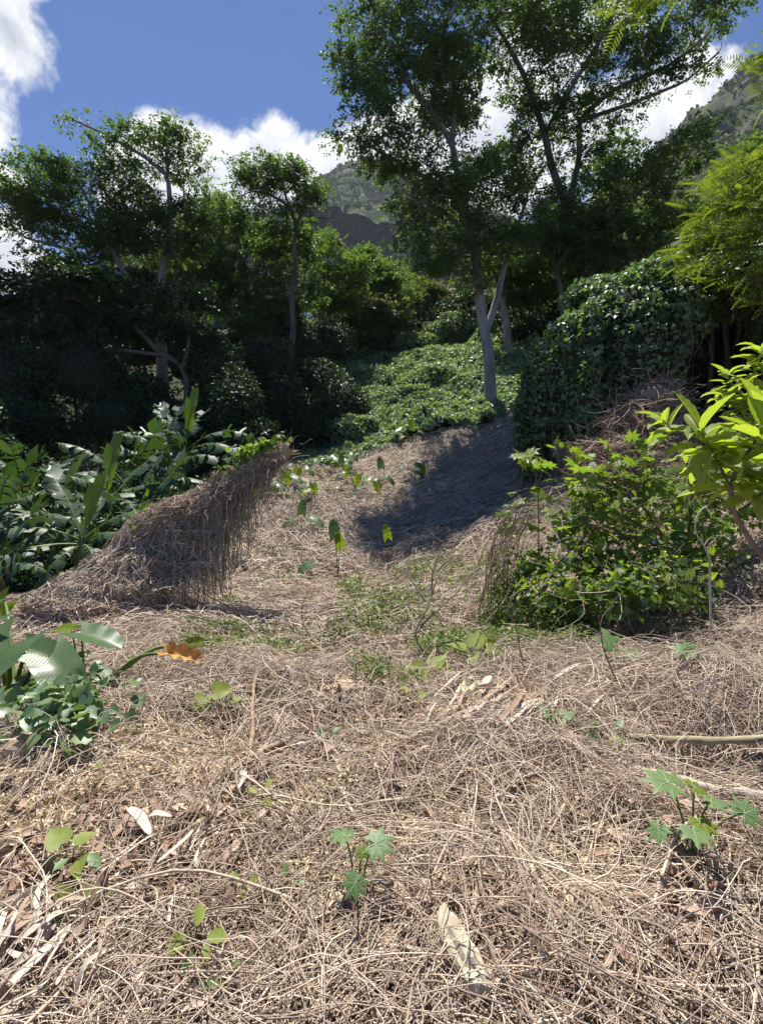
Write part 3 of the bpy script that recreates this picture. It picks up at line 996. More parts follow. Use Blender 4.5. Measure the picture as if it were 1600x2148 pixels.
# --- left group
tree('umbrella_tree', 'flat crowned tree at far left with pale forked trunk', [
    rooted(345, 24, (338, 700, 24), (338, 600, 24), (342, 555, 24), (358, 500, 23.8), (357, 420, 23.6), (352, 365, 23.5), (348, 320, 23.5), r=(0.34, 0.08)),
    L((352, 372, 23.5), (310, 332, 23.2), (240, 292, 23), (165, 255, 23), (130, 245, 23), r=(0.10, 0.04)),
    L((338, 640, 24), (275, 592, 23.3), (200, 545, 22.6), (110, 512, 22), (50, 500, 22), r=(0.18, 0.05)),
    L((270, 588, 23.2), (225, 510, 22.8), (195, 440, 22.6), (170, 390, 22.5), r=(0.13, 0.05)),
    L((342, 560, 24), (385, 495, 24.2), (398, 440, 24.4), (440, 420, 24.6), r=(0.11, 0.04)),
    L((225, 510, 22.8), (150, 450, 22), (80, 420, 21.5), r=(0.09, 0.04))],
    [(350, 290, 23.5, 60, 28), (290, 285, 23.2, 55, 25), (180, 265, 23, 60, 20), (235, 300, 23, 55, 25), (395, 315, 23.5, 28, 28), (340, 345, 23.5, 55, 25), (280, 345, 23.3, 50, 25), (190, 335, 22.8, 35, 20), (90, 360, 22, 80, 35), (170, 380, 22.4, 80, 40),
     (40, 410, 21.5, 65, 35), (120, 440, 22, 100, 40), (220, 420, 22.8, 80, 45), (290, 440, 23.4, 80, 45), (60, 480, 22, 80, 25), (180, 500, 22.4, 90, 30), (370, 450, 24, 70, 40), (420, 430, 24.4, 60, 35),
     (300, 510, 23.4, 80, 35), (380, 520, 24.2, 70, 35), (55, 515, 22, 35, 12), (100, 560, 22, 50, 14), (250, 375, 22.9, 60, 30), (300, 390, 23.2, 50, 25), (240, 470, 22.8, 80, 28), (330, 480, 23.6, 60, 28), (140, 405, 22.2, 60, 25), (410, 370, 23.8, 35, 22)],
    'albizia', 62000, 0.125, dens=20)

tree('slim_tree', 'slim straight tree left of centre with airy crown', [
    rooted(612, 28, (609, 740, 28), (616, 690, 28), (611, 620, 28), (620, 560, 28), (617, 510, 28), (622, 470, 28), (606, 432, 28), (575, 412, 28), (545, 400, 28), r=(0.26, 0.06)),
    L((621, 475, 28), (640, 430, 28), (650, 390, 28), r=(0.10, 0.04)),
    L((606, 432, 28), (590, 380, 28), (600, 345, 28), r=(0.08, 0.04))],
    [(560, 350, 28, 60, 30), (520, 385, 28, 45, 28), (610, 370, 28, 55, 30), (655, 400, 28, 32, 28), (500, 430, 28, 45, 30), (560, 420, 28, 60, 30), (640, 440, 28, 40, 25), (590, 340, 28, 40, 18), (510, 355, 28, 25, 18), (515, 475, 28, 60, 25), (590, 485, 28, 45, 20), (670, 470, 28, 30, 20)],
    'albizia', 17000, 0.145, dens=12, bark='bark_dark')

tree('leafy_tree', 'dense dark green tree filling the gap between the two left trunks', [
    rooted(520, 31, (522, 700, 31), (518, 600, 31), (500, 500, 31), (480, 440, 31), r=(0.28, 0.07)),
    L((518, 600, 31), (560, 530, 31), (580, 490, 31), r=(0.12, 0.05)), L((520, 640, 31), (460, 580, 30.5), (430, 540, 30), r=(0.12, 0.05))],
    [(470, 460, 31, 60, 45), (540, 500, 31, 70, 40), (440, 540, 30, 80, 45), (510, 570, 30.5, 90, 45), (590, 550, 31, 60, 40), (430, 620, 30, 90, 45), (540, 640, 30.5, 90, 45), (650, 520, 31, 40, 40), (640, 620, 31, 60, 45), (500, 700, 30, 90, 40), (430, 470, 30, 60, 30), (400, 520, 29.5, 60, 30), (460, 420, 30.5, 40, 24), (600, 500, 30.5, 50, 28), (340, 560, 29, 70, 30)],
    'albizia', 42000, 0.19, dens=22, bark='bark_dark')

tree('layered_tree', 'low layered tree with pale crooked limb in the dark at left', [
    rooted(398, 21, (392, 790, 21), (376, 758, 21), (340, 745, 20.7), (260, 735, 20.2), (180, 735, 19.8), r=(0.20, 0.07)),
    L((340, 745, 20.7), (290, 690, 20.4), (250, 650, 20.2), (120, 620, 20), r=(0.12, 0.05)),
    L((385, 775, 21), (400, 700, 21), (390, 650, 21), r=(0.12, 0.05))],
    [(350, 620, 21, 90, 26), (250, 620, 20.3, 90, 26), (130, 610, 20, 100, 30), (40, 630, 20, 90, 30), (370, 690, 21, 80, 26), (230, 680, 20.3, 100, 28), (90, 690, 20, 90, 30), (20, 590, 20, 60, 20), (170, 570, 20.5, 70, 20)],
    'forest', 26000, 0.16, dens=22, flat=0.35, bark='bark_dark')

# --- middle distance
MID = [
    ('young_tree', 'bright green young tree left of the grey mountain', 688, 36, [(688, 520, 36, 38, 30), (670, 560, 36, 55, 35), (720, 570, 36, 55, 35), (690, 620, 36, 60, 35)], 'yellowgreen', 12000),
    ('round_tree', 'rounded yellow green tree below the grey mountain', 750, 42, [(745, 550, 42, 50, 35), (790, 580, 42, 50, 35), (760, 620, 42, 70, 35), (820, 620, 42, 50, 30)], 'yellowgreen', 13000),
    ('brown_tree', 'dull olive tree at the top end of the green slope', 745, 40, [(740, 650, 40, 70, 35), (700, 690, 40, 40, 35), (770, 690, 40, 60, 40), (810, 660, 40, 40, 40)], 'olive', 13000),
    ('far_tree', 'distant tree at the foot of the mountain', 835, 62, [(830, 590, 62, 50, 25), (870, 610, 62, 40, 25), (800, 600, 62, 40, 25)], 'yellowgreen', 8000),
    ('pale_bush_tree', 'pale yellowish tree above the top of the green slope', 880, 46, [(875, 640, 46, 45, 30), (915, 660, 46, 40, 30), (850, 670, 46, 40, 30), (900, 610, 46, 40, 25)], 'olive', 9000),
    ('dark_tree', 'dark tree behind the nearest pale trunk', 970, 42, [(960, 660, 42, 60, 35), (1000, 640, 42, 50, 35), (930, 690, 42, 50, 25), (1090, 650, 40, 70, 45), (1120, 600, 40, 60, 40)], 'forest', 14000),
    ('shadowy_tree', 'dark shadowy tree behind the vine thicket left edge', 1130, 33, [(1120, 680, 33, 60, 40), (1150, 640, 33, 60, 40), (1230, 600, 33, 80, 40), (1320, 590, 33, 80, 40)], 'forest', 13000),
]
for nm, lab, px, Y, cl, mt, nl in MID:
    top = cl[0]
    tree(nm, lab, [rooted(px, Y, (px, (top[1] + 1000 - H((px - CX) / F * Y, Y) * F / Y) / 2, Y), (top[0], top[1], Y), r=(0.22, 0.06))], cl, mt, nl, 0.006 * Y, dens=20, step=0.55, kill=0.7, bark='bark_dark', spread=0.45, group='trees in the middle distance')

# ------------------------------------------------------------------ leafy masses
def ico(sub=2):
    import bmesh
    bm = bmesh.new()
    bmesh.ops.create_icosphere(bm, subdivisions=sub, radius=1.0)
    v = np.array([q.co[:] for q in bm.verts]); f = np.array([[q.index for q in fc.verts] for fc in bm.faces])
    bm.free()
    return v, f


ICO2, ICO3 = ico(2), ico(3)


def E(px, py, Y, rx, ry, rd=None):
    """ellipsoid from a photo position, depth and pixel radii; rd = depth radius in metres"""
    k = Y / F
    return (P(px, py, Y), np.array([rx * k, rd if rd else (rx + ry) * 0.5 * k, ry * k]))


def blob_points(ells, n, amp=0.18, sc=0.9, seed=0, inner=0.9, thick=0.25):
    area = np.array([(r[0] * r[1] + r[0] * r[2] + r[1] * r[2]) for _, r in ells])
    pick = rng.choice(len(ells), n, p=area / area.sum())
    C = np.array([e[0] for e in ells])[pick]; Rr = np.array([e[1] for e in ells])[pick]
    d = rdir(n)
    bump = 1 + amp * 2 * noise3(C + d * Rr, sc, seed)
    pos = C + d * Rr * bump[:, None] * (1 - thick * rng.uniform(0, 1, (n, 1)) ** 2)
    ok = np.ones(n, bool)
    for i, (c, r) in enumerate(ells):
        inside = (((pos - c) / r) ** 2).sum(1) < inner ** 2 * (1 - thick * 0.6) ** 2
        ok &= ~(inside & (pick != i))
    return pos[ok], nrm(d[ok] / Rr[ok])


def core_mesh(ells, shrink=0.82, amp=0.15, sc=0.9, seed=0, tpl=ICO3):
    mb = MB()
    for c, r in ells:
        v = tpl[0]
        q = c + v * r * shrink * (1 + amp * 2 * noise3(c + v * r, sc, seed))[:, None]
        mb.add(q, tpl[1], 0, True)
    return mb


def above(pos, m=0.0):
    return pos[:, 2] > H(pos[:, 0], pos[:, 1]) + m


def leafy(mb, ells, n, size, tpl, hang=0.0, amp=0.18, sc=0.9, seed=0, thick=0.25, jit=0.55, mi=0, szv=(0.6, 1.3), up=0.45):
    pos, nr = blob_points(ells, n, amp, sc, seed, thick=thick)
    k = above(pos)
    pos, nr = pos[k], nr[k]
    m = len(pos)
    nn = nrm(nr + rng.normal(size=(m, 3)) * jit + np.array([0, 0, up]))
    d = nrm(rng.normal(size=(m, 3)) + nr * 0.4 + np.array([0, 0, -hang]))
    scatter(mb, tpl, pos, frames(d, nn), rng.uniform(szv[0], szv[1], m) * size, mi, False)
    return pos, nr


def shrub(name, label, ells, n, size, leaf, tpl=KITE, hang=0.2, group=None, cat='shrub', amp=0.2, sc=0.9, stem=True, core=True, thick=0.35, seed=None):
    c0, r0 = ells[0]
    b = G(c0[0], c0[1])
    root = thing(name, label, cat, b, group)
    seed = int(rng.integers(1000)) if seed is None else seed
    mb = MB()
    leafy(mb, ells, n, size, tpl, hang, amp, sc, seed, thick)
    mb.build('foliage', M[leaf], root)
    if core:
        core_mesh(ells, 0.72, amp, sc, seed, ICO2).build('dark_core', M['core'], root)  # added opaque core, darkens the gaps between leaves
    if stem:
        sb = MB()
        for c, r in ells:
            g = G(c0[0] + rng.normal() * 0.15, c0[1] + rng.normal() * 0.15) - np.array([0, 0, .1])
            mid = (g + c) / 2 + rng.normal(size=3) * 0.15
            tubes(sb, smooth_line([g, mid, c], 7)[None], np.linspace(0.07, 0.02, 7)[None] * max(.4, r.mean()), 6)
        sb.build('stem', M['bark_dark'], root)
    return root


# dark undergrowth on the left, between and under the trees
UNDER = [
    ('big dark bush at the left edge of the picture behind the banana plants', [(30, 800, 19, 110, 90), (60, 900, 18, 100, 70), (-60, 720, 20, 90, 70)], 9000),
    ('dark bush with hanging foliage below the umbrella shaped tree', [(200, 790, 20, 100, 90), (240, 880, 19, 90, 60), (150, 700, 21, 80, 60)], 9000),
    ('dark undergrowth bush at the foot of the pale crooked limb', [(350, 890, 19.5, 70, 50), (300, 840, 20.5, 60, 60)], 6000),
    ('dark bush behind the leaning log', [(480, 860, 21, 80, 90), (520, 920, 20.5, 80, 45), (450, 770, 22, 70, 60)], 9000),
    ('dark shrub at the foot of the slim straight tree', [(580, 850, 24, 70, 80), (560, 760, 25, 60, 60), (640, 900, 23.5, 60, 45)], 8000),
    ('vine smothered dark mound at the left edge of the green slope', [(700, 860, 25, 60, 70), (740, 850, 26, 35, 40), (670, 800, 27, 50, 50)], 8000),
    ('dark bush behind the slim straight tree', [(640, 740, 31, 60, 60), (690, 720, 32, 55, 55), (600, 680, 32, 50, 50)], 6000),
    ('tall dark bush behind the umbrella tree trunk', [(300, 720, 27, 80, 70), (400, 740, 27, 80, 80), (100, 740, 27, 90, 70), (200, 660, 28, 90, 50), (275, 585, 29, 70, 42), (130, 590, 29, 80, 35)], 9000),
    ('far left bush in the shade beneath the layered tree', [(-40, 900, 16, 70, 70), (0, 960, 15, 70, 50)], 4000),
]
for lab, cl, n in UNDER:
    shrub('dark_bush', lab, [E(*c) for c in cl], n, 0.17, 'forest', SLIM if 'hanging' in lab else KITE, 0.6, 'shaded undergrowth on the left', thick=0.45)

# low dark hedge of bushes at the top of the green slope and behind the right trunks
TOPS = [
    ('dense dull olive thicket at the top of the green slope', [(740, 720, 42, 80, 38), (800, 715, 42, 50, 45), (690, 740, 41, 50, 30)], 6000, 'olive'),
    ('bushy shrub on the crest right of the olive thicket', [(880, 720, 40, 50, 22), (920, 705, 41, 40, 25)], 5000, 'creeper'),
    ('leafy bush between the slope crest and the nearest trunk', [(960, 690, 41, 50, 35), (1000, 700, 40, 40, 30)], 5000, 'creeper'),
    ('dark bush in the shade behind the two pale trunks', [(1090, 680, 36, 60, 55), (1140, 700, 34, 60, 50), (1100, 620, 37, 60, 45)], 7000, 'forest'),
]
for lab, cl, n, mt in TOPS:
    shrub('hill_bush', lab, [E(*c) for c in cl], n, 0.26, mt, KITE, 0.3, 'bushes along the top of the slope', thick=0.4)

# green creeper sheet over the slope (uncountable leaves)
def slope_mask(x, y):
    px = CX + F * x / y
    edge = 21.0 + np.interp(px, [560, 640, 850, 930, 1000, 1100], [1.0, -1.5, 0.6, 1.0, -0.3, 1.5]) + 0.9 * fbm(x * 1.3, y * 1.3, 77, 3)
    lo = np.interp(y, [18, 22, 28, 34, 40], [600, 640, 690, 670, 640])
    return (y > edge) & (px > lo - 20) & (px < 1130)


n = 105000
yy = 18.5 + 22 * rng.uniform(0, 1, n) ** 1.35
xx = (rng.uniform(560, 1130, n) - CX) / F * yy
k = slope_mask(xx, yy)
xx, yy = xx[k], yy[k]


def lump(x, y):
    return np.maximum(0, 1.1 * fbm(x * 0.55, y * 0.55, 91, 3)) * 1.35 + 0.42 * np.maximum(0, fbm(x * 1.9, y * 1.9, 95, 2))


e = 0.12
lh = lump(xx, yy)
gxn = (lump(xx + e, yy) - lump(xx - e, yy)) / (2 * e) + (H(xx + e, yy) - H(xx - e, yy)) / (2 * e)
gyn = (lump(xx, yy + e) - lump(xx, yy - e)) / (2 * e) + (H(xx, yy + e) - H(xx, yy - e)) / (2 * e)
pos = np.c_[xx, yy, H(xx, yy) + lh + rng.uniform(0.0, 0.16, len(xx))]
nn = nrm(nrm(np.c_[-gxn, -gyn, np.ones(len(xx))]) + rng.normal(size=pos.shape) * 0.33)
cb = MB()
scatter(cb, BROAD, pos, frames(rdir(len(xx)), nn), rng.uniform(0.12, 0.23, len(xx)), 0, False)
# dark sheet added just under the leaves, shade between them in its colour
sx_, sy_ = np.meshgrid(np.linspace(-6, 10.5, 110), np.linspace(19, 41, 150), indexing='ij')
ok = slope_mask(sx_, sy_)
v, f = grid_mesh(sx_, sy_, H(sx_, sy_) + lump(sx_, sy_) - 0.03)
fk = ok.ravel()[f].all(1)
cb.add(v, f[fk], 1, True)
cb.build('green_creeper', [M['creeper'], M['core']], kind='stuff', label='low green creeper carpeting the rising slope beyond the clearing', category='ground cover')

# creeper mounds and the stump on the slope
MOUNDS = [
    ('dark creeper mound near the nearest pale trunk', [(915, 790, 29.5, 48, 36), (885, 805, 29, 40, 26), (945, 800, 29.5, 36, 26)], 4200),
    ('small creeper hump below the dark mound on the slope', [(860, 825, 27.5, 26, 16), (880, 822, 27.5, 18, 14)], 1500),
    ('small creeper hummock under the bushy shrub on the crest', [(900, 745, 36, 26, 18)], 900),
    ('small round creeper hummock left of the slender tree', [(1000, 735, 36, 26, 18), (1020, 745, 35, 16, 14)], 1100),
    ('creeper draped hump at the left foot of the green slope', [(730, 905, 23.5, 40, 30), (770, 890, 24, 26, 20)], 1800),
]
for lab, cl, n in MOUNDS:
    shrub('creeper_mound', lab, [E(*c) for c in cl], n, 0.16, 'creeper', BROAD, 0.1, 'creeper mounds on the slope', cat='plant', stem=False, thick=0.2)

st = thing('tree_stump', 'pointed grey stump standing alone in the green creeper slope', 'stump', GP(789, 31.5))
base = ORG[st.name]
sv = ICO3[0] * np.array([0.44, 0.4, 0.95]) * (1 + 0.35 * noise3(ICO3[0], 2.2, 4))[:, None]
sv[:, 0] *= 1 - 0.45 * np.clip(sv[:, 2] / 0.95, 0, 1)
sb = MB(); sb.add(base + sv + np.array([0, 0, 0.25]), ICO3[1]); sb.build('wood', M['grey_wood'], st)
sb = MB(); leafy(sb, [(base + np.array([0, 0.15, 0.55]), np.array([.42, .40, .72]))], 420, 0.15, BROAD, 0.2)
sb.build('creeper', M['creeper'], st, kind='stuff')

# low shaded growth under the left trees and round the banana plants (uncountable leaves)
n = 14000
yy = 9 + 18 * rng.uniform(0, 1, n)
px_ = rng.uniform(-80, 620, n)
k = px_ < np.interp(yy, [9, 12, 16, 20, 24, 28], [250, 400, 500, 560, 640, 640]) + 30 * rng.normal(size=n)
xx = ((px_ - CX) / F * yy)[k]; yy = yy[k]
kk = 3
xr = np.repeat(xx, kk) + rng.normal(size=len(xx) * kk) * .12; yr = np.repeat(yy, kk) + rng.normal(size=len(xx) * kk) * .12
pos = np.c_[xr, yr, H(xr, yr) + rng.uniform(0.02, 0.6, len(xr)) * np.repeat(rng.uniform(.3, 1, len(xx)), kk)]
ub = MB()
scatter(ub, KITE, pos, frames(rdir(len(pos)), nrm(np.array([0, -.2, 1.0]) + rng.normal(size=pos.shape) * .5)), rng.uniform(.14, .32, len(pos)), 0, False)
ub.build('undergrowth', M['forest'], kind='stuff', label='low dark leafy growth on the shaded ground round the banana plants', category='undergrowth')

# ------------------------------------------------------------------ vine covered thicket on the right, with its dark hollow
WALL = [E(1122, 890, 13.8, 36, 150, 0.7), (P(1150, 800, 13.8), np.array([.65, .8, 1.1])), E(1210, 720, 13.2, 52, 70, 1.0), E(1240, 820, 12.4, 46, 190, 0.8), E(1290, 680, 12.6, 85, 110, 1.3),
        E(1330, 780, 12.0, 70, 150, 1.0), E(1390, 650, 12.2, 75, 100, 1.3), E(1370, 600, 12.6, 90, 55, 1.2), E(1250, 620, 13.4, 60, 40, 1.0), E(1480, 600, 12.5, 90, 60, 1.8), E(1600, 590, 12.0, 110, 75, 2.2), E(1720, 640, 11.5, 110, 130, 2.5)]
for i_, cxp in enumerate(range(1096, 1425, 29)):
    topy = np.interp(cxp, [1090, 1130, 1200, 1260, 1330, 1420], [835, 755, 665, 610, 575, 570]); boty = np.interp(cxp, [1090, 1180, 1250, 1330, 1420], [1010, 990, 985, 880, 800])
    hh = (boty - topy) / 2 * rng.uniform(.75, 1.0)
    WALL.append(E(cxp + rng.normal() * 8, topy + hh * rng.uniform(.9, 1.1), np.interp(cxp, [1090, 1240, 1420], [13.4, 12.1, 11.4]) + rng.normal() * .25, rng.uniform(15, 26), hh, rng.uniform(.3, .55)))
th = thing('vine_thicket', 'tall thicket smothered in glossy green vine, right of the clearing', 'thicket', GP(1250, 13))
mb = MB()
p_, n_ = leafy(mb, WALL, 56000, 0.092, BROAD, 0.7, 0.30, 0.75, 5, thick=0.26, jit=0.55, up=0.85, szv=(.45, 1.7))
mb.build('vine_leaves', M['vine'], th, kind='stuff')
core_mesh(WALL, 0.80, 0.30, 0.75, 5).build('dark_core', M['core'], th)  # solid dark core added so no light passes through the vines
mb = MB()
s0 = p_[rng.choice(len(p_), 220)]
K = 7
tt = np.linspace(0, 1, K)
ln_ = rng.uniform(0.5, 1.8, len(s0))
pts = s0[:, None] + np.stack([rng.normal(size=(len(s0), 1)) * 0.12 * tt + 0.03 * np.sin(tt * 9 + rng.uniform(0, 6, (len(s0), 1))), -0.15 * np.sin(tt * 3.14) * np.ones((len(s0), 1)), -tt * ln_[:, None]], -1)
tubes(mb, pts, 0.006, 3)
mb.build('hanging_stems', M['strand_brown'], th, kind='stuff')
# back of the hollow: shaded growth and bare trunks under the vine roof
BACK = [E(1480, 800, 18, 90, 150, 1.2), E(1600, 780, 17.5, 110, 170, 1.2), E(1560, 650, 16, 180, 70, 3.2), E(1420, 720, 17, 60, 140, 1.2), E(1700, 800, 14, 70, 230, 2.0), E(1500, 560, 15.0, 170, 55, 3.0)]
bk = thing('shaded_thicket', 'growth coloured dark for shade at the back of the hollow under the vines', 'thicket', GP(1500, 17.5))
mb = MB(); leafy(mb, BACK, 14000, 0.15, KITE, 0.6, 0.15, 1.0, 9, thick=0.3); mb.build('foliage', M['forest'], bk)  # dark leaf colour adds to the blackness of the hollow
core_mesh(BACK, 0.85, 0.13, 1.0, 9).build('dark_core', M['core'], bk)  # opaque dark lumps added to keep the hollow black
mb = MB()
for px, Y, lean in [(1425, 13, -10), (1470, 14.5, 12), (1540, 14, -16), (1590, 13, 6)]:
    a = GP(px, Y, -0.1); b = P(px + lean * 2, 560, Y)
    tubes(mb, smooth_line([a, (a + b) / 2 + rng.normal(size=3) * .15, b], 9)[None], np.linspace(.09, .05, 9)[None], 7)
mb.build('trunk', M['bark_dark'], bk)

# brown dead vine heap hanging from the thicket
DRYE = [E(1375, 835, 10.9, 52, 42, .55), E(1340, 890, 10.6, 70, 55, .6), E(1300, 950, 10.2, 55, 45, .55), E(1250, 960, 10.8, 40, 40, .5), E(1390, 900, 10.7, 45, 50, .6), E(1370, 970, 10.0, 50, 50, .5)]
dv = thing('dead_vine_heap', 'brown heap of dead vine stems hanging against the green vine thicket', 'dead vines', GP(1330, 10.4))
core_mesh(DRYE, 0.62, 0.2, 1.2, 3, ICO2).build('inner_mass', M['strand_brown'], dv)


def surface_strands(mb, pos, nr, length, r, K=6, down=0.5, S=3, mi=0, curl=0.5, lift=0.03):
    """stems that lie on a rounded surface, wandering and sagging"""
    n = len(pos)
    d = nrm(rng.normal(size=(n, 3)) + np.array([0, 0, -down]))
    d = nrm(d - (d * nr).sum(1, keepdims=True) * nr * 0.8)
    pts = [pos]
    p = pos.copy()
    st_ = (length / (K - 1))[:, None]
    c = rng.normal(size=(n, 3)) * curl
    for i in range(K - 1):
        d = nrm(d + c * 0.35 + rng.normal(size=(n, 3)) * 0.3 * curl + np.array([0, 0, -0.12 * down]))
        p = p + d * st_
        pts.append(p.copy())
    pts = np.stack(pts, 1)
    g = H(pts[..., 0], pts[..., 1]) + 0.01
    pts[..., 2] = np.maximum(pts[..., 2], g + rng.uniform(0, lift, (n, 1)))
    tubes(mb, pts, np.broadcast_to(np.asarray(r)[:, None], (n, K)), S, mi)


mb = MB()
p_, n_ = blob_points(DRYE, 3000, 0.15, 1.2, 3, thick=0.15)
surface_strands(mb, p_, n_, rng.uniform(.3, .9, len(p_)), rng.uniform(.004, .009, len(p_)), 6, 0.7, 2)
mb.build('vine_stems', M['strand_brown'], dv, kind='stuff')

# ------------------------------------------------------------------ dry vine thatch on the ground
def ground_strands(mb, px, Y, K, length, r, S, lift=0.10, curl=0.35, mi=0, arch=0.06, sink=0.015):
    n = len(Y)
    x = (px - CX) / F * Y
    th_ = rng.uniform(0, 6.283, n)
    cv = rng.normal(size=n) * curl
    xs = [x]; ys = [Y]
    a = th_.copy()
    st_ = length / (K - 1)
    for i in range(K - 1):
        a = a + cv + rng.normal(size=n) * curl * 0.8
        xs.append(xs[-1] + np.cos(a) * st_); ys.append(ys[-1] + np.sin(a) * st_)
    X = np.stack(xs, 1); Yy = np.stack(ys, 1)
    t = np.linspace(0, 1, K)
    base = rng.uniform(-sink, 1, n) ** 3 * lift
    hz = base[:, None] + arch * rng.uniform(0, 1, (n, 1)) ** 2 * np.sin(np.pi * t)[None] * 2 + 0.016 * np.sin(t[None] * rng.uniform(2, 9, (n, 1)) + rng.uniform(0, 6.3, (n, 1)))
    hz = np.maximum(hz, 0.004)
    tubes(mb, np.stack([X, Yy, H(X, Yy) + hz], -1), np.broadcast_to(r[:, None] * (1 - 0.35 * t)[None], (n, K)), S, mi)


def sample_rows(n, y0, y1, pw=0.0):
    """depths spread so that near rows, which fill more of the view, get more"""
    u = rng.uniform(0, 1, n)
    return 1 / (1 / y0 + (1 / y1 - 1 / y0) * u)


def straw_zone(px, Y):
    """1 where pale chaff and leaf litter lie instead of stems"""
    py = HY - F * H((px - CX) / F * Y, Y) / Y
    z = np.zeros(len(px))
    for cx_, cy_, rx, ry in [(330, 1600, 190, 75), (120, 1640, 170, 60), (830, 1545, 110, 45), (460, 1720, 90, 60), (760, 1460, 130, 40), (1050, 1490, 110, 50), (60, 1760, 120, 60)]:
        z = np.maximum(z, 1.25 - np.hypot((px - cx_) / rx, (py - cy_) / ry))
    return np.clip(z + 0.5 * vnoise(px / 60, py / 40, 5), 0, 1)


def bare_gap(px, Y):
    """higher where the mat is thin and the soil shows"""
    x = (px - CX) / F * Y
    return np.clip((fbm(x * 1.5, Y * 1.5, 140, 3) - 0.10) * 3.2, 0, 0.85)


thatch = MB()
n = 9200
Y = sample_rows(n, 1.15, 2.7); px = rng.uniform(-120, 1720, n)
k = rng.uniform(0, 1, n) > np.maximum(straw_zone(px, Y) * 0.9, bare_gap(px, Y))
px, Y = px[k], Y[k]; n = len(Y)
ground_strands(thatch, px, Y, 11, rng.uniform(.2, 1.0, n) ** 1.0, rng.uniform(.0009, .0026, n) * rng.choice([1, 1, 1, 1.2, 1.8], n), 3, 0.11, 0.17)
n = 21000
Y = sample_rows(n, 2.5, 5.6); px = rng.uniform(-80, 1680, n)
k = rng.uniform(0, 1, n) > np.maximum(straw_zone(px, Y) * 0.9, bare_gap(px, Y))
px, Y = px[k], Y[k]; n = len(Y)
hf = n // 2
ground_strands(thatch, px[:hf], Y[:hf], 6, rng.uniform(.2, .8, hf), rng.uniform(.0018, .0036, hf), 3, 0.15, 0.30)
ground_strands(thatch, px[hf:], Y[hf:], 6, rng.uniform(.2, .8, n - hf), rng.uniform(.0016, .0032, n - hf), 2, 0.13, 0.30)
n = 190
Y = sample_rows(n, 1.3, 5.2); px = rng.uniform(-60, 1660, n)
ground_strands(thatch, px, Y, 10, rng.uniform(.4, 1.3, n), rng.uniform(.0035, .007, n), 5, 0.10, 0.10)
n = 28000
Y = sample_rows(n, 5.2, 13); px = rng.uniform(-40, 1640, n)
ground_strands(thatch, px, Y, 5, rng.uniform(.25, .9, n), rng.uniform(.003, .006, n), 2, 0.16, 0.5)
n = 19000
Y = sample_rows(n, 11, 22); px = rng.uniform(480, 1300, n)
ground_strands(thatch, px, Y, 4, rng.uniform(.3, 1.0, n), rng.uniform(.006, .011, n), 2, 0.2, 0.6, arch=0.09)
thatch.build('dry_vine_thatch', M['strand'], kind='stuff', label='tangled dead vine stems matted over the whole clearing', category='dead vines')

# pale chaff
chaff = MB()
n = 230000
Y = sample_rows(n, 1.6, 4.8); px = rng.uniform(-60, 1300, n)
k = rng.uniform(0, 1, n) < straw_zone(px, Y) * 0.9 + 0.012
px, Y = px[k], Y[k]; n = len(Y)
x = (px - CX) / F * Y
pos = np.c_[x, Y, H(x, Y) + rng.uniform(0.01, 0.085, n)]
d = rdir(n); d[:, 2] *= 0.35
scatter(chaff, SLIM, pos, frames(d, nrm(np.array([0, 0, 1.0]) + rng.normal(size=(n, 3)) * 0.5)), rng.uniform(.02, .075, n)[:, None] * np.array([1, 0.75, 1]), 0, False)
chaff.build('straw_chaff', M['straw'], kind='stuff', label='pale chopped straw scattered over the left foreground', category='straw')

# brown leaf litter
lit = MB()
n = 16000
Y = sample_rows(n, 1.3, 4.8); px = rng.uniform(-80, 1500, n)
py = HY - F * H((px - CX) / F * Y, Y) / Y
z = np.maximum(0.04, bare_gap(px, Y) * .45)
for cx_, cy_, rx, ry in [(420, 1710, 170, 80), (760, 1460, 150, 50), (1060, 1490, 150, 60), (120, 1800, 220, 160), (950, 1960, 170, 110), (350, 1850, 160, 90)]:
    z = np.maximum(z, 1.1 - np.hypot((px - cx_) / rx, (py - cy_) / ry))
k = rng.uniform(0, 1, n) < z
px, Y = px[k], Y[k]; n = len(Y)
x = (px - CX) / F * Y
pos = np.c_[x, Y, H(x, Y) + rng.uniform(0.02, 0.10, n)]
d = rdir(n); d[:, 2] *= 0.4
scatter(lit, OVAL, pos, frames(d, nrm(np.array([0, 0, 1.0]) + rng.normal(size=(n, 3)) * 0.55)), rng.uniform(.03, .10, n)[:, None] * np.c_[np.ones(n), rng.uniform(.5, 1.1, n), rng.uniform(.5, 3.5, n)], 0, True)
lit.build('leaf_litter', M['litter'], kind='stuff', label='curled brown dead leaves lying among the stems', category='dead leaves')

# fine green weeds over the clearing
wd = MB()
n = 40000
Y = sample_rows(n, 3.6, 20); px = rng.uniform(380, 1480, n)
x = (px - CX) / F * Y
py = HY - F * H(x, Y) / Y
g = 0.9 * fbm(x * 0.8, Y * 0.8, 61, 3) - 0.12
for cx_, cy_, rx, ry, a in [(820, 1290, 130, 70, .8), (1130, 1330, 150, 45, 1.2), (760, 1330, 100, 40, .5), (920, 1200, 160, 50, .5), (620, 1050, 120, 22, .5), (740, 1245, 45, 30, .9), (950, 1370, 120, 30, .7), (700, 1160, 200, 18, .25), (820, 1085, 80, 12, .5), (1010, 1060, 60, 14, .5)]:
    g = np.maximum(g, a * (1 - np.hypot((px - cx_) / rx, (py - cy_) / ry)) + 0.35 * vnoise(x * 3, Y * 3, 8))
k = rng.uniform(0, 1, n) < g
x, Y = x[k], Y[k]; n = len(Y)
kk = 5
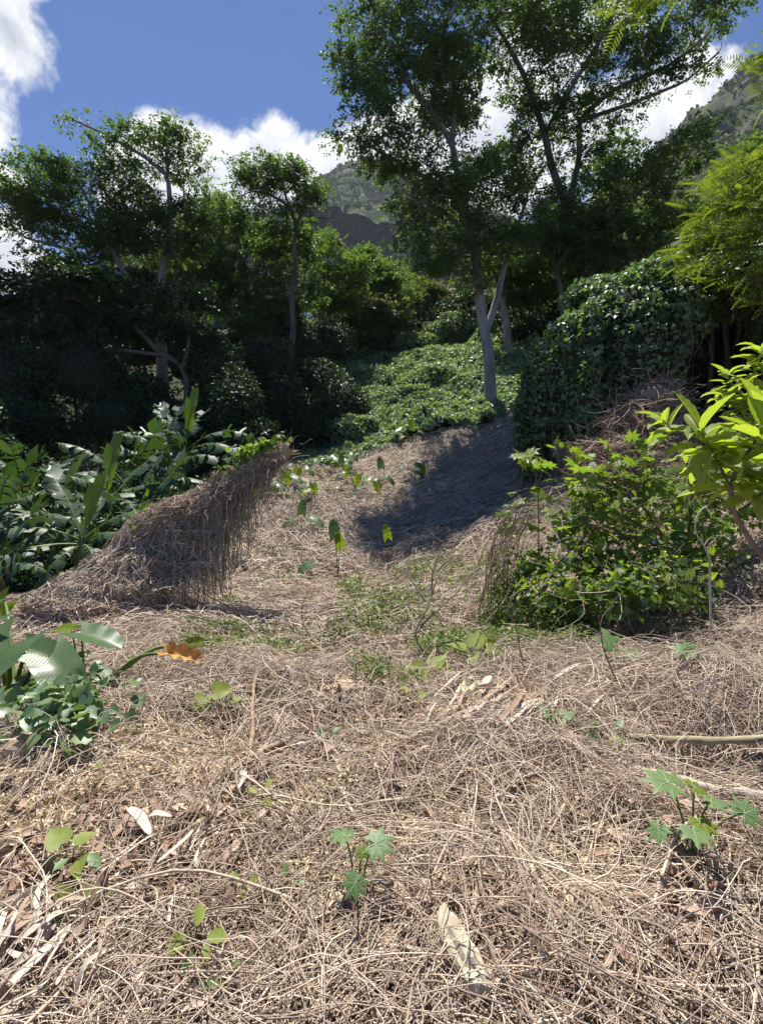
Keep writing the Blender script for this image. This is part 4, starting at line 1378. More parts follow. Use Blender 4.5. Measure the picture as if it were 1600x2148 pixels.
xr = np.repeat(x, kk) + rng.normal(size=n * kk) * 0.035; yr = np.repeat(Y, kk) + rng.normal(size=n * kk) * 0.035
pos = np.c_[xr, yr, H(xr, yr) + rng.uniform(0.05, 0.20, n * kk)]
d = rdir(n * kk)
scatter(wd, KITE, pos, frames(d, nrm(np.array([0, 0, 1.0]) + rng.normal(size=(n * kk, 3)) * 0.5)), np.repeat(np.clip(0.018 + 0.0042 * Y, 0.02, 0.08), kk) * rng.uniform(.6, 1.5, n * kk), 0, False)
wd.build('green_weeds', M['weed'], kind='stuff', label='thin low green weeds sprouting through the dry clearing', category='weeds')

# ------------------------------------------------------------------ leaning log draped with dead vine
lg = thing('leaning_log', 'broken log leaning up to the right under a curtain of dead vines', 'log', GP(190, 6.3))
ax_ = smooth_line([P(170, 1300, 6.2), P(300, 1120, 6.6), P(430, 1060, 7.0), P(530, 990, 7.35), P(606, 940, 7.65)], 26)
v0 = MB()
a = np.linspace(0, 2 * np.pi, 17)[:-1]
tdir = nrm(np.gradient(ax_, axis=0)); n1 = nrm(np.cross(tdir, [0, 0, 1.0])); n2 = np.cross(n1, tdir)
rr = np.linspace(0.24, 0.125, 26)[:, None] * (1 + 0.13 * np.cos(3 * a) + 0.08 * np.cos(7 * a + 1) + 0.06 * rng.normal(size=16))[None]
ring = ax_[:, None] + rr[..., None] * (np.cos(a)[None, :, None] * n1[:, None] + np.sin(a)[None, :, None] * n2[:, None])
ring[-1] += tdir[-1] * (rng.uniform(-0.16, 0.14, (16, 1)))          # splintered end
idx = np.arange(26 * 16).reshape(26, 16); nx = np.roll(idx, -1, 1)
v0.add(np.concatenate([ring.reshape(-1, 3), [ax_[-1] - tdir[-1] * 0.1]]), np.stack([idx[:-1], nx[:-1], nx[1:], idx[1:]], -1).reshape(-1, 4), 0, False)
v0.f.append((np.stack([idx[-1], nx[-1], np.full(16, 26 * 16)], -1), 0, False))
v0.build('trunk', M['log_wood'], lg)
# tent of dead vine: ridge runs along the log, foot on the ground towards the camera
ridge_l = smooth_line([P(20, 1300, 6.0), P(130, 1235, 6.1), P(215, 1180, 6.3), P(290, 1098, 6.6), P(350, 1072, 6.8), P(410, 1045, 6.95), P(460, 1005, 7.1)], 40)
foot = smooth_line([P(60, 1345, 5.5), P(150, 1352, 5.55), P(240, 1340, 5.8), P(310, 1320, 6.1), P(370, 1300, 6.35), P(425, 1290, 6.5), P(480, 1280, 6.7)], 40)
foot[:, 2] = H(foot[:, 0], foot[:, 1]) - 0.02
T = np.linspace(0, 1, 16)
S_ = np.arange(40)
tent = ridge_l[:, None] * (1 - T)[None, :, None] + foot[:, None] * T[None, :, None]
bul = np.sin(np.pi * T) ** 0.8
tent[..., 1] -= 0.10 * bul[None]
tent[..., 2] += 0.03 * bul[None]
lump_ = noise3(tent, 2.3, 3)
lump_ = lump_ + 1.1 * noise3(tent, 1.1, 8)
tent[..., 1] -= 0.20 * lump_; tent[..., 2] += 0.13 * lump_
tb = MB()
gi = np.arange(640).reshape(40, 16)
tb.add(tent.reshape(-1, 3) + np.array([0, 0.10, -0.05]), np.stack([gi[:19, :-1], gi[1:20, :-1], gi[1:20, 1:], gi[:19, 1:]], -1).reshape(-1, 4))
back = ridge_l + np.array([-0.25, 0.75, 0.0]); back[:, 2] = H(back[:, 0], back[:, 1]) - 0.05
bt = ridge_l[:, None] * (1 - T)[None, :, None] + back[:, None] * T[None, :, None]
bt[..., 2] += 0.04 * bul[None]
tb.add(bt[:22].reshape(-1, 3) + np.array([0, 0.10, -0.05]), np.stack([gi[:21, :-1], gi[1:22, :-1], gi[1:22, 1:], gi[:21, 1:]], -1).reshape(-1, 4))
tb.build('vine_mat', M['strand_brown'], lg)
db = MB()
m = 6500
ui = 38.9 * (1 - np.sqrt(1 - rng.uniform(0, .97, m))) * 1.18; ui = np.where(ui > 38.9, rng.uniform(0, 30, m), ui); vi = rng.uniform(0, 1, m) ** 1.2 * 14.9
def tent_at(u, v):
    i = u.astype(int); j = v.astype(int); fu = (u - i)[:, None]; fv = (v - j)[:, None]
    return (tent[i, j] * (1 - fu) + tent[i + 1, j] * fu) * (1 - fv) + (tent[i, j + 1] * (1 - fu) + tent[i + 1, j + 1] * fu) * fv
K = 7
vi = np.where(ui > 26, vi * np.clip(1 - (ui - 26) / 12, .10, 1), vi)
thin = (ui > 19) & (vi > 5) & (rng.uniform(0, 1, m) < .55)
vi = np.where(thin, rng.uniform(0, 4, m), vi)
du = rng.normal(size=m) * 5.0; dvv = rng.uniform(-5.0, 8.0, m) * np.where(ui > 28, .7, 1)
pts = []
uu, vv_ = ui.copy(), vi.copy()
off0 = np.array([0, -1.0, .8]) * (rng.uniform(0, 1, (m, 1)) ** 2 * 0.10 + .01)
for i in range(K):
    pts.append(tent_at(np.clip(uu, 0, 38.9), np.clip(vv_, 0, 14.9)) + rng.normal(size=(m, 3)) * 0.035 + off0)
    du = du + rng.normal(size=m) * 2.2; dvv = dvv + rng.normal(size=m) * 2.0
    uu = uu + du / K * 1.2; vv_ = vv_ + dvv / K
pts = np.stack(pts, 1)
rr_ = rng.uniform(.0025, .006, m)[:, None] * np.ones((1, K))
mid_ = (rng.uniform(0, 1, m) < np.clip((ui - 8) / 18, 0, .95)).astype(int)  # more of the shade tone towards the hollow side of the log
thick_ = np.arange(m) < 2500
for q_ in (0, 1):
    tubes(db, pts[thick_ & (mid_ == q_)], rr_[thick_ & (mid_ == q_)], 3, q_)
    tubes(db, pts[~thick_ & (mid_ == q_)], rr_[~thick_ & (mid_ == q_)] * 1.15, 2, q_)
db.build('dead_vine_mat', [M['strand'], M['strand_mid']], lg, kind='stuff')
db = MB()
# loose stems hanging from the upper part of the log
m = 1150
u = rng.uniform(0.36, 0.90, m)
i = (u * 25).astype(int)
st0 = ax_[i] + rng.normal(size=(m, 3)) * np.array([.10, .12, .06])
gl = st0[:, 2] - H(st0[:, 0], st0[:, 1])
hl = np.minimum(gl * 0.98, (rng.uniform(0.05, 1, m) ** 1.6) * np.interp(u, [.4, .6, .8, .92], [1.9, 1.7, 1.0, .4]))
t = np.linspace(0, 1, 9)
wob = np.cumsum(rng.normal(size=(m, 9, 2)) * 0.022, axis=1)
pts = st0[:, None] + np.stack([wob[..., 0], wob[..., 1] - 0.12 * np.sin(t * 1.5)[None], -t[None] * hl[:, None] + 0.06 * np.sin(t * 3.1)[None]], -1)
tubes(db, pts, rng.uniform(.0022, .005, m)[:, None] * np.ones((1, 9)), 3)
# stems wound over the log itself
m = 1500
u = rng.uniform(0.3, 0.86, m) ** 1.0; i = np.clip((u * 25).astype(int), 0, 24)
ang = rng.uniform(0, 6.28, m)
pts = []
for q_ in range(7):
    ii_ = np.clip(i + (q_ - 3) * rng.choice([0, 1], m), 0, 25)
    aa = ang + q_ * 0.35 * np.sign(rng.normal(size=m).mean() + rng.normal(size=m) * .2)
    rad_ = rng.uniform(.15, .27, m) * np.interp(u, [.3, .8, .95], [1.1, .85, .65])
    pts.append(ax_[ii_] + rad_[:, None] * (np.cos(aa)[:, None] * n1[ii_] + np.sin(aa)[:, None] * n2[ii_]) + rng.normal(size=(m, 3)) * 0.03)
tubes(db, np.stack(pts, 1), rng.uniform(.002, .005, m)[:, None] * np.ones((1, 7)), 3)
# wispy stems at the broken tip
m = 60
st0 = ax_[rng.integers(20, 26, m)] + rng.normal(size=(m, 3)) * .08
dd = nrm(np.array([0.7, 0.2, 0.5]) + rng.normal(size=(m, 3)) * .55)
pts = st0[:, None] + dd[:, None] * (np.linspace(0, 1, 6)[None] * rng.uniform(.12, .34, (m, 1)))[..., None] + np.cumsum(rng.normal(size=(m, 6, 3)) * .014, 1)
tubes(db, pts, .0025, 3)
db.build('dead_vine_curtain', M['strand_mid'], lg, kind='stuff')
vl = MB()
for (c0, c1, nn_, sz) in [((490, 955), (600, 920), 120, .085), ((470, 990), (540, 950), 70, .07), ((455, 1060), (540, 1010), 24, .05), ((265, 1110), (340, 1065), 40, .04), ((120, 1225), (190, 1195), 60, .05), ((430, 1110), (520, 1060), 18, .05)]:
    t = rng.uniform(0, 1, nn_)
    Yv = np.interp(c0[0] + (c1[0] - c0[0]) * t, [100, 300, 430, 606], [6.05, 6.55, 6.95, 7.55])
    pos = np.array([P(c0[0] + (c1[0] - c0[0]) * a_, c0[1] + (c1[1] - c0[1]) * a_, y_) for a_, y_ in zip(t, Yv)]) + rng.normal(size=(nn_, 3)) * np.array([.06, .10, .05])
    scatter(vl, HEART, pos, frames(rdir(nn_), nrm(np.array([0, -.6, .7]) + rng.normal(size=(nn_, 3)) * .5)), rng.uniform(.7, 1.4, nn_) * sz, 0, True)
vl.build('vine_leaves', M['bush'], lg, kind='stuff')

# ------------------------------------------------------------------ banana plants
def banana_leaf(seed, bend, torn, mat):
    """paddle leaf of unit length along +x with a midrib; torn = how ragged the two halves are"""
    r2 = np.random.default_rng(seed)
    mb = MB()
    n = 60
    t = np.linspace(0, 1, n + 1)
    ang = -bend * t ** 1.4
    mx = np.concatenate([[0], np.cumsum(np.cos(ang[1:]) / n)]); mz = np.concatenate([[0], np.cumsum(np.sin(ang[1:]) / n)])
    wid = lambda a: 0.135 * np.clip(np.sin(np.pi * np.clip((a - 0.16) / 0.86, 0, 1)) ** 0.45, 0, 1)
    for sd in (1, -1):
        s = 0.17
        while s < 0.985:
            e_ = min(0.99, s + (r2.uniform(0.035, 0.11) if r2.uniform() < torn else 0.16))
            tt = np.linspace(s, e_ - (min(0.022, (e_ - s) * .35) if torn > 0.3 else 0.0), 4)
            droop = r2.uniform(0.05, 0.35 + 1.3 * torn)
            sw = r2.normal() * 0.06 * torn + 0.05
            for j in range(3):
                ta, tb_ = tt[j], tt[j + 1]
                rows = []
                for a_ in (ta, tb_):
                    b = np.interp(a_, t, mx), np.interp(a_, t, mz), np.interp(a_, t, ang)
                    for k, f in enumerate((0.0, 0.5, 1.0)):
                        yv = wid(a_) * f
                        zv = 0.25 * yv - droop * yv * f
                        xv = sw * f * f
                        rows.append((b[0] + xv - zv * math.sin(b[2]), sd * yv * (1 - 0.25 * droop * f), b[1] + zv * math.cos(b[2])))
                q = np.array(rows)
                mb.add(q, [[0, 3, 4, 1], [1, 4, 5, 2]] if sd > 0 else [[0, 1, 4, 3], [1, 2, 5, 4]], 0, True)
            s = e_
    mid = np.stack([mx, np.zeros(n + 1), mz - 0.004], -1)[::5]
    tubes(mb, mid[None], np.linspace(0.013, 0.003, len(mid))[None], 4, 1)
    return mb.mesh('banana_leaf', [mat, M['stem_green']])


BL = {'erect': banana_leaf(1, 0.6, 0.8, M['banana']), 'arch': banana_leaf(2, 1.4, 0.95, M['banana']), 'arch2': banana_leaf(3, 1.5, 0.95, M['banana']), 'flat': banana_leaf(4, 1.0, 0.9, M['banana']),
      'droop': banana_leaf(5, 1.9, 0.8, M['banana']), 'young': banana_leaf(6, 0.25, 0.08, M['banana_young'])}


def banana(label, px, Y, h, leaves, group='banana plants behind the leaning log', scale=1.0):
    """leaves: list of (azimuth deg, elevation deg, length, kind)"""
    b = GP(px, Y)
    root = thing('banana_plant', label, 'banana plant', b, group)
    top = b + np.array([rng.normal() * .06, rng.normal() * .06, h + .35])
    mb = MB()
    ln = smooth_line([b - [0, 0, .1], (b + top) / 2 + rng.normal(size=3) * .03, top], 9)
    tubes(mb, ln[None], np.linspace(.11, .055, 9)[None] * scale, 10)
    mb.build('pseudostem', M['pseudostem'], root)
    for az, el, Ln, kind in leaves:
        a_, e_ = rad(az), rad(el)
        d = np.array([math.cos(a_) * math.cos(e_), math.sin(a_) * math.cos(e_), math.sin(e_)])
        n_ = np.array([-math.cos(a_) * math.sin(e_), -math.sin(a_) * math.sin(e_), math.cos(e_)]) + rng.normal(size=3) * .12
        place(root, 'leaf', BL[kind], top - d * 0.05 - np.array([0, 0, rng.uniform(0, .12)]), d, n_, Ln * 1.42)
    return root


def auto_leaves(n, Ln, young=1, a0=0):
    out = []
    for i in range(n):
        az = a0 + i * 137.5 + rng.normal() * 10
        f = i / n
        el = 72 - 62 * f + rng.normal() * 6
        out.append((az, el, Ln * rng.uniform(.8, 1.1), rng.choice(['arch', 'flat', 'arch2'] if f > .25 else ['erect', 'flat'])))
    for i in range(young):
        out.append((rng.uniform(0, 360), 80 + rng.normal() * 4, Ln * rng.uniform(.5, .75), 'young'))
    return out


banana('near banana plant with a bright upright young leaf', 165, 8.4, 0.75, [(70, 78, .95, 'young'), (150, 62, 1.3, 'erect'), (205, 32, 1.3, 'arch'), (240, 12, 1.35, 'flat'), (340, 30, 1.2, 'arch'), (310, 15, 1.0, 'arch2'), (20, 45, 1.4, 'arch'), (180, 15, 1.3, 'arch2'), (110, 55, 1.35, 'erect'), (265, 0, .9, 'droop')])
banana('banana plant with one feathery leaf arching up left of the bright young leaf', 110, 10.2, 1.35, [(120, 70, 1.7, 'arch'), (165, 40, 1.7, 'arch'), (200, 25, 1.5, 'arch2'), (20, 40, 1.5, 'flat'), (330, 25, 1.4, 'arch'), (60, 75, 1.2, 'young'), (280, 30, 1.3, 'arch'), (250, 10, 1.2, 'droop')])
banana('banana plant at the left edge below the dark bush', -5, 9.0, 1.15, auto_leaves(9, 1.5, 1, 40))
banana('lowest banana plant at the left edge of the picture', 10, 7.6, 0.35, auto_leaves(8, 1.05, 0, 10))
banana('banana plant with the broad glowing upright leaf in the middle of the grove', 215, 11.0, 1.25, [(80, 84, 1.3, 'young'), (0, 45, 1.6, 'arch'), (50, 60, 1.5, 'erect'), (140, 50, 1.6, 'arch'), (190, 35, 1.5, 'arch2'), (320, 30, 1.5, 'arch'), (280, 20, 1.3, 'flat'), (230, 40, 1.4, 'arch')])
banana('banana plant in the middle of the grove with ragged arching leaves', 290, 10.6, 0.75, auto_leaves(9, 1.45, 1, 100))
banana('banana plant closest to the leaning log, silvery leaves fanning to the right', 335, 11.6, 0.85, [(5, 40, 1.7, 'arch'), (340, 28, 1.7, 'arch2'), (25, 55, 1.6, 'arch'), (355, 15, 1.5, 'arch'), (90, 70, 1.5, 'erect'), (150, 50, 1.4, 'arch'), (320, 35, 1.4, 'arch'), (200, 40, 1.2, 'flat'), (60, 80, 1.0, 'young')])
banana('tallest banana plant at the back right of the grove', 350, 14.2, 1.5, [(95, 80, 1.6, 'erect'), (130, 68, 1.7, 'erect'), (60, 66, 1.7, 'erect'), (160, 50, 1.8, 'flat'), (20, 40, 1.8, 'arch'), (0, 30, 1.7, 'arch2'), (200, 40, 1.6, 'arch'), (300, 45, 1.5, 'flat'), (250, 50, 1.4, 'flat')])
banana('back banana plant with one tall pale leaf beside a dark trunk', 385, 14.8, 1.7, [(60, 86, 1.5, 'young'), (10, 45, 1.7, 'arch'), (340, 30, 1.7, 'arch2'), (150, 60, 1.6, 'erect'), (210, 45, 1.5, 'arch'), (280, 40, 1.4, 'flat')])
banana('back banana plant at the centre of the grove half hidden by others', 265, 13.2, 1.2, auto_leaves(8, 1.7, 1, 60))
banana('back left banana plant below the hanging dark foliage', 60, 12.2, 1.3, auto_leaves(9, 1.7, 1, 20))

# ------------------------------------------------------------------ taro plants
def taro_mesh(seed, mat, bend=0.6, ripple=0.014):
    wfun = lambda t: 0.44 * (1 - t) ** 0.62 * (0.62 + 0.9 * t) if t < 0.999 else 0.004
    v, f = grid_leaf(12, 4, wfun, back=0.34, bend=bend, cup=0.28, ripple=ripple, nrip=3.5, seed=seed)
    mb = MB(); mb.add(v, f, 0, True)
    tubes(mb, np.array([[v[i * 9 + 4] - [0, 0, .004] for i in range(13)]]), np.linspace(.012, .003, 13)[None], 3, 1)
    return mb.mesh('taro_leaf', [mat, M['stem_green']])


TL = [taro_mesh(1, M['taro'], 0.5), taro_mesh(2, M['taro'], 0.9, 0.022), taro_mesh(3, M['taro'], 0.25, 0.015)]
TY = [taro_mesh(4, M['taro_young'], 0.25, 0.02), taro_mesh(5, M['taro_young'], 0.6, 0.03)]
WILT = MB(); WILT.add(*grid_leaf(10, 4, lambda t: .30 * (1 - t) ** .5 * (.6 + t), .25, 0.4, 0.9, .12, 4, 8)); WILT = WILT.mesh('wilted_leaf', M['dead_leaf'])


def taro(label, base, leaves, group=None, r=0.012, name='taro_plant'):
    """leaves: (tip position, blade direction, blade normal, size, mesh, stem material)"""
    root = thing(name, label, 'taro plant', base, group)
    for tip, d, n_, s, me, sm in leaves:
        tip = np.asarray(tip, float)
        b0 = base + rng.normal(size=3) * np.array([.02, .02, 0]) - np.array([0, 0, .03])
        mid = b0 * .45 + tip * .55 + np.array([0, 0, .16 * np.linalg.norm(tip - b0)])
        mb = MB(); tubes(mb, smooth_line([b0, mid, tip], 8)[None], np.linspace(r, r * .45, 8)[None], 6)
        po_ = mb.build('petiole', M[sm], root)
        place(po_, 'leaf', me, tip, d, n_, s)
    return root


b = GP(20, 3.55)
tb_ = lambda px, py, Y: P(px, py, Y)
taro('large leaved taro at the left edge, broad leaves over dark ground cover', b, [
    (tb_(20, 1355, 3.5), (-.2, -.6, -.35), (.15, -.35, 1), .62, TL[0], 'stem_green'), (tb_(105, 1378, 3.45), (.75, -.55, -.25), (-.1, -.25, 1), .46, TL[1], 'stem_green'),
    (tb_(60, 1362, 3.6), (.9, -.1, -.2), (-.2, -.5, 1), .38, TL[0], 'stem_green'), (tb_(-30, 1300, 3.6), (-.5, -.5, -.2), (0, -.4, 1), .5, TL[1], 'stem_green'), (tb_(12, 1265, 4.2), (-.3, -.3, -.4), (0, -1, .4), .34, TY[1], 'stem_green')], r=.022)
b = GP(175, 3.9)
taro('taro with one wide leaf like an umbrella in front of the log mound', b, [
    (tb_(170, 1328, 3.9), (.95, -.25, -.10), (.0, -.12, 1), .42, TL[2], 'stem_green'), (tb_(150, 1322, 3.95), (-.8, .2, .15), (.1, -.4, 1), .20, TY[1], 'stem_green'), (tb_(130, 1400, 3.8), (.4, -.8, -.3), (0, -.6, 1), .24, TL[1], 'stem_green')], r=.010)
b = GP(212, 3.85)
root = taro('taro with a thick bent yellow stalk ending in a wilted orange leaf', b, [
    (tb_(350, 1370, 3.9), (1, .0, -.12), (.0, -.5, 1), .30, WILT, 'stem_green'), (tb_(395, 1352, 4.1), (.5, -.2, .25), (-.3, -.8, .6), .16, TY[1], 'stem_green'), (tb_(180, 1415, 3.85), (-.3, -.7, -.4), (0, -1, .5), .22, TY[0], 'stem_green')], r=.024)

TARO = [  # label, px, py (foot), list of leaves (dx, dz up in m, kind)
    ('taro in the clearing with one glowing leaf and one dark leaf above it', 708, 1214, [(-.08, .95, 2), (-.02, .72, 'y'), (-.62, .33, 1)]),
    ('single stemmed taro in the clearing with one rounded yellow leaf', 812, 1192, [(-.03, .78, 'y')]),
    ('taro with dark drooping leaves in the left part of the clearing', 630, 1112, [(.25, .35, 0), (-.15, .30, 1), (.05, .5, 2)]),
    ('tall taro with two pale leaves at the far edge of the clearing', 745, 1022, [(-.2, .75, 'y'), (.1, .45, 'y'), (-.4, .55, 0)]),
    ('dark upright taro right of the tall pale leaved one at the far edge', 797, 1036, [(.0, .95, 2), (-.35, .5, 0), (.2, .6, 1), (-.1, .4, 'y')]),
    ('small taro with a yellow leaf near the far left of the clearing', 660, 1045, [(0, .45, 'y'), (-.2, .4, 0)]),
    ('taro clump nearest the log tip at the far edge', 590, 1022, [(-.3, .5, 1), (.2, .5, 'y'), (.0, .7, 0), (.4, .35, 0)]),
    ('taro clump second from the log tip at the far edge', 625, 1012, [(-.2, .6, 0), (.3, .5, 1), (.0, .5, 'y')]),
    ('broad leaved dark taro left of the tall pale leaved one', 690, 1000, [(-.5, .6, 1), (.2, .7, 0), (.5, .5, 2)]),
    ('low taro with flat leaves behind the dark upright one', 720, 985, [(-.4, .5, 0), (.3, .6, 1), (.0, .4, 'y')]),
    ('taro at the shadow edge right of the dark upright one', 868, 1005, [(-.3, .45, 0), (.3, .5, 'y'), (.0, .3, 1)]),
    ('taro standing in the creeper edge with one bright yellow leaf', 862, 930, [(.0, .95, 'y'), (-.4, .6, 0), (.3, .5, 1)]),
    ('low taro in front of the log tip gap with yellow leaf', 560, 1045, [(-.2, .4, 'y'), (.2, .4, 0)]),
]
for lab, px, py, lv in TARO:
    b = gpix(px, py)
    L_ = []
    for dx, dz, kd in lv:
        tip = b + np.array([dx + rng.normal() * .06, rng.normal() * .12, dz])
        sgn = np.sign(dx) if abs(dx) > .1 else rng.choice([-1, 1])
        if kd == 'y':
            L_.append((tip, (.15 * sgn, -.15, .95 if dz > .6 and b[1] < 13 else -.6), (.1, -1, .3), (.36 if b[1] < 13 else .46) * rng.uniform(.85, 1.1), TY[int(rng.integers(2))], 'stem_green'))
        elif kd == 2:
            L_.append((tip, (.1 * sgn, .1, .9), (.2, -1, .2), .42, TL[2], 'stem_green'))
        else:
            L_.append((tip, (.8 * sgn, -.4, -.35), (-.1 * sgn, -.35, 1), .46 * rng.uniform(.8, 1.15), TL[kd], 'stem_green'))
    if py < 1060:
        for _ in range(3):
            dx = rng.normal() * .38; sgn = np.sign(dx)
            L_.append((b + np.array([dx, rng.normal() * .25, rng.uniform(.18, .6)]), (.8 * sgn, rng.normal() * .5 - .2, -.3 + rng.normal() * .2), (-.1 * sgn, -.45, 1), rng.uniform(.22, .42), (TL + TY)[int(rng.integers(5))], 'stem_green'))
    taro(lab, b, L_, 'taro plants in the clearing')

# ------------------------------------------------------------------ castor and other seedlings
def mesh_of(tpl, mat, name):
    mb = MB(); mb.add(tpl[0], tpl[1], 0, True)
    return mb.mesh(name, mat)


def veined_star(mat, name):
    """star leaf with raised pale ribs"""
    v, f = CASTOR
    v = v + np.c_[np.zeros((len(v), 2)), .05 * noise3(v, 3.1, 4)]
    mb = MB(); mb.add(v, f, 0, True)
    for k in range(8):
        rib, tip_ = v[2 + 5 * k + 4], v[2 + 5 * k + 1]
        tubes(mb, np.array([[v[0] + [0, 0, .002], rib + [0, 0, .002], tip_ * .97 + [0, 0, .002]]]), np.array([[.012, .009, .003]]), 4, 1)
    return mb.mesh(name, [mat, M['pale_rib']])


M['pale_rib'] = plain_mat('pale_leaf_rib', [(0, (.30, .38, .20)), (1, (.42, .48, .30))], 9, bump=0, rough=.5)
CL = veined_star(M['castor'], 'castor_leaf')
CLY = veined_star(M['taro_young'], 'young_castor_leaf')
HL = mesh_of(HEART, M['bigleaf'], 'heart_leaf')
OL = mesh_of(OVAL, M['castor'], 'oval_leaf')
LL = mesh_of(LOBED, M['castor'], 'lobed_leaf')
OVALY = mesh_of(OVAL, M['bigleaf'], 'pale_oval_leaf')


def sprout(name, label, px, py, leaves, cat='seedling', stem='stem_green', r=.004, group=None, Y=None, sc=1.0):
    """leaves: (px, py, lift toward camera in m, size in px, mesh, direction)"""
    b = gpix(px, py) if Y is None else GP(px, Y)
    root = thing(name, label, cat, b, group)
    for i, (lx, ly, dy, spx, me, d) in enumerate(leaves):
        Yl = b[1] - dy
        tip = P(lx, ly, Yl)
        tip[2] = max(tip[2], float(H(tip[0], tip[1])) + .10)
        mid = b * .5 + tip * .5 + np.array([0, 0, .02])
        mb = MB(); tubes(mb, smooth_line([b - [0, 0, .08], mid, tip], 6)[None], np.linspace(r, r * .5, 6)[None], 5)
        so_ = mb.build('stem', M[stem], root)
        n_ = np.array([rng.normal() * .38, -.30 + rng.normal() * .3, 1.0])
        place(so_, 'leaf', me, tip, np.asarray(d, float) + rng.normal(size=3) * .18, n_, spx * Yl / F * rng.uniform(.85, 1.12))
    return root


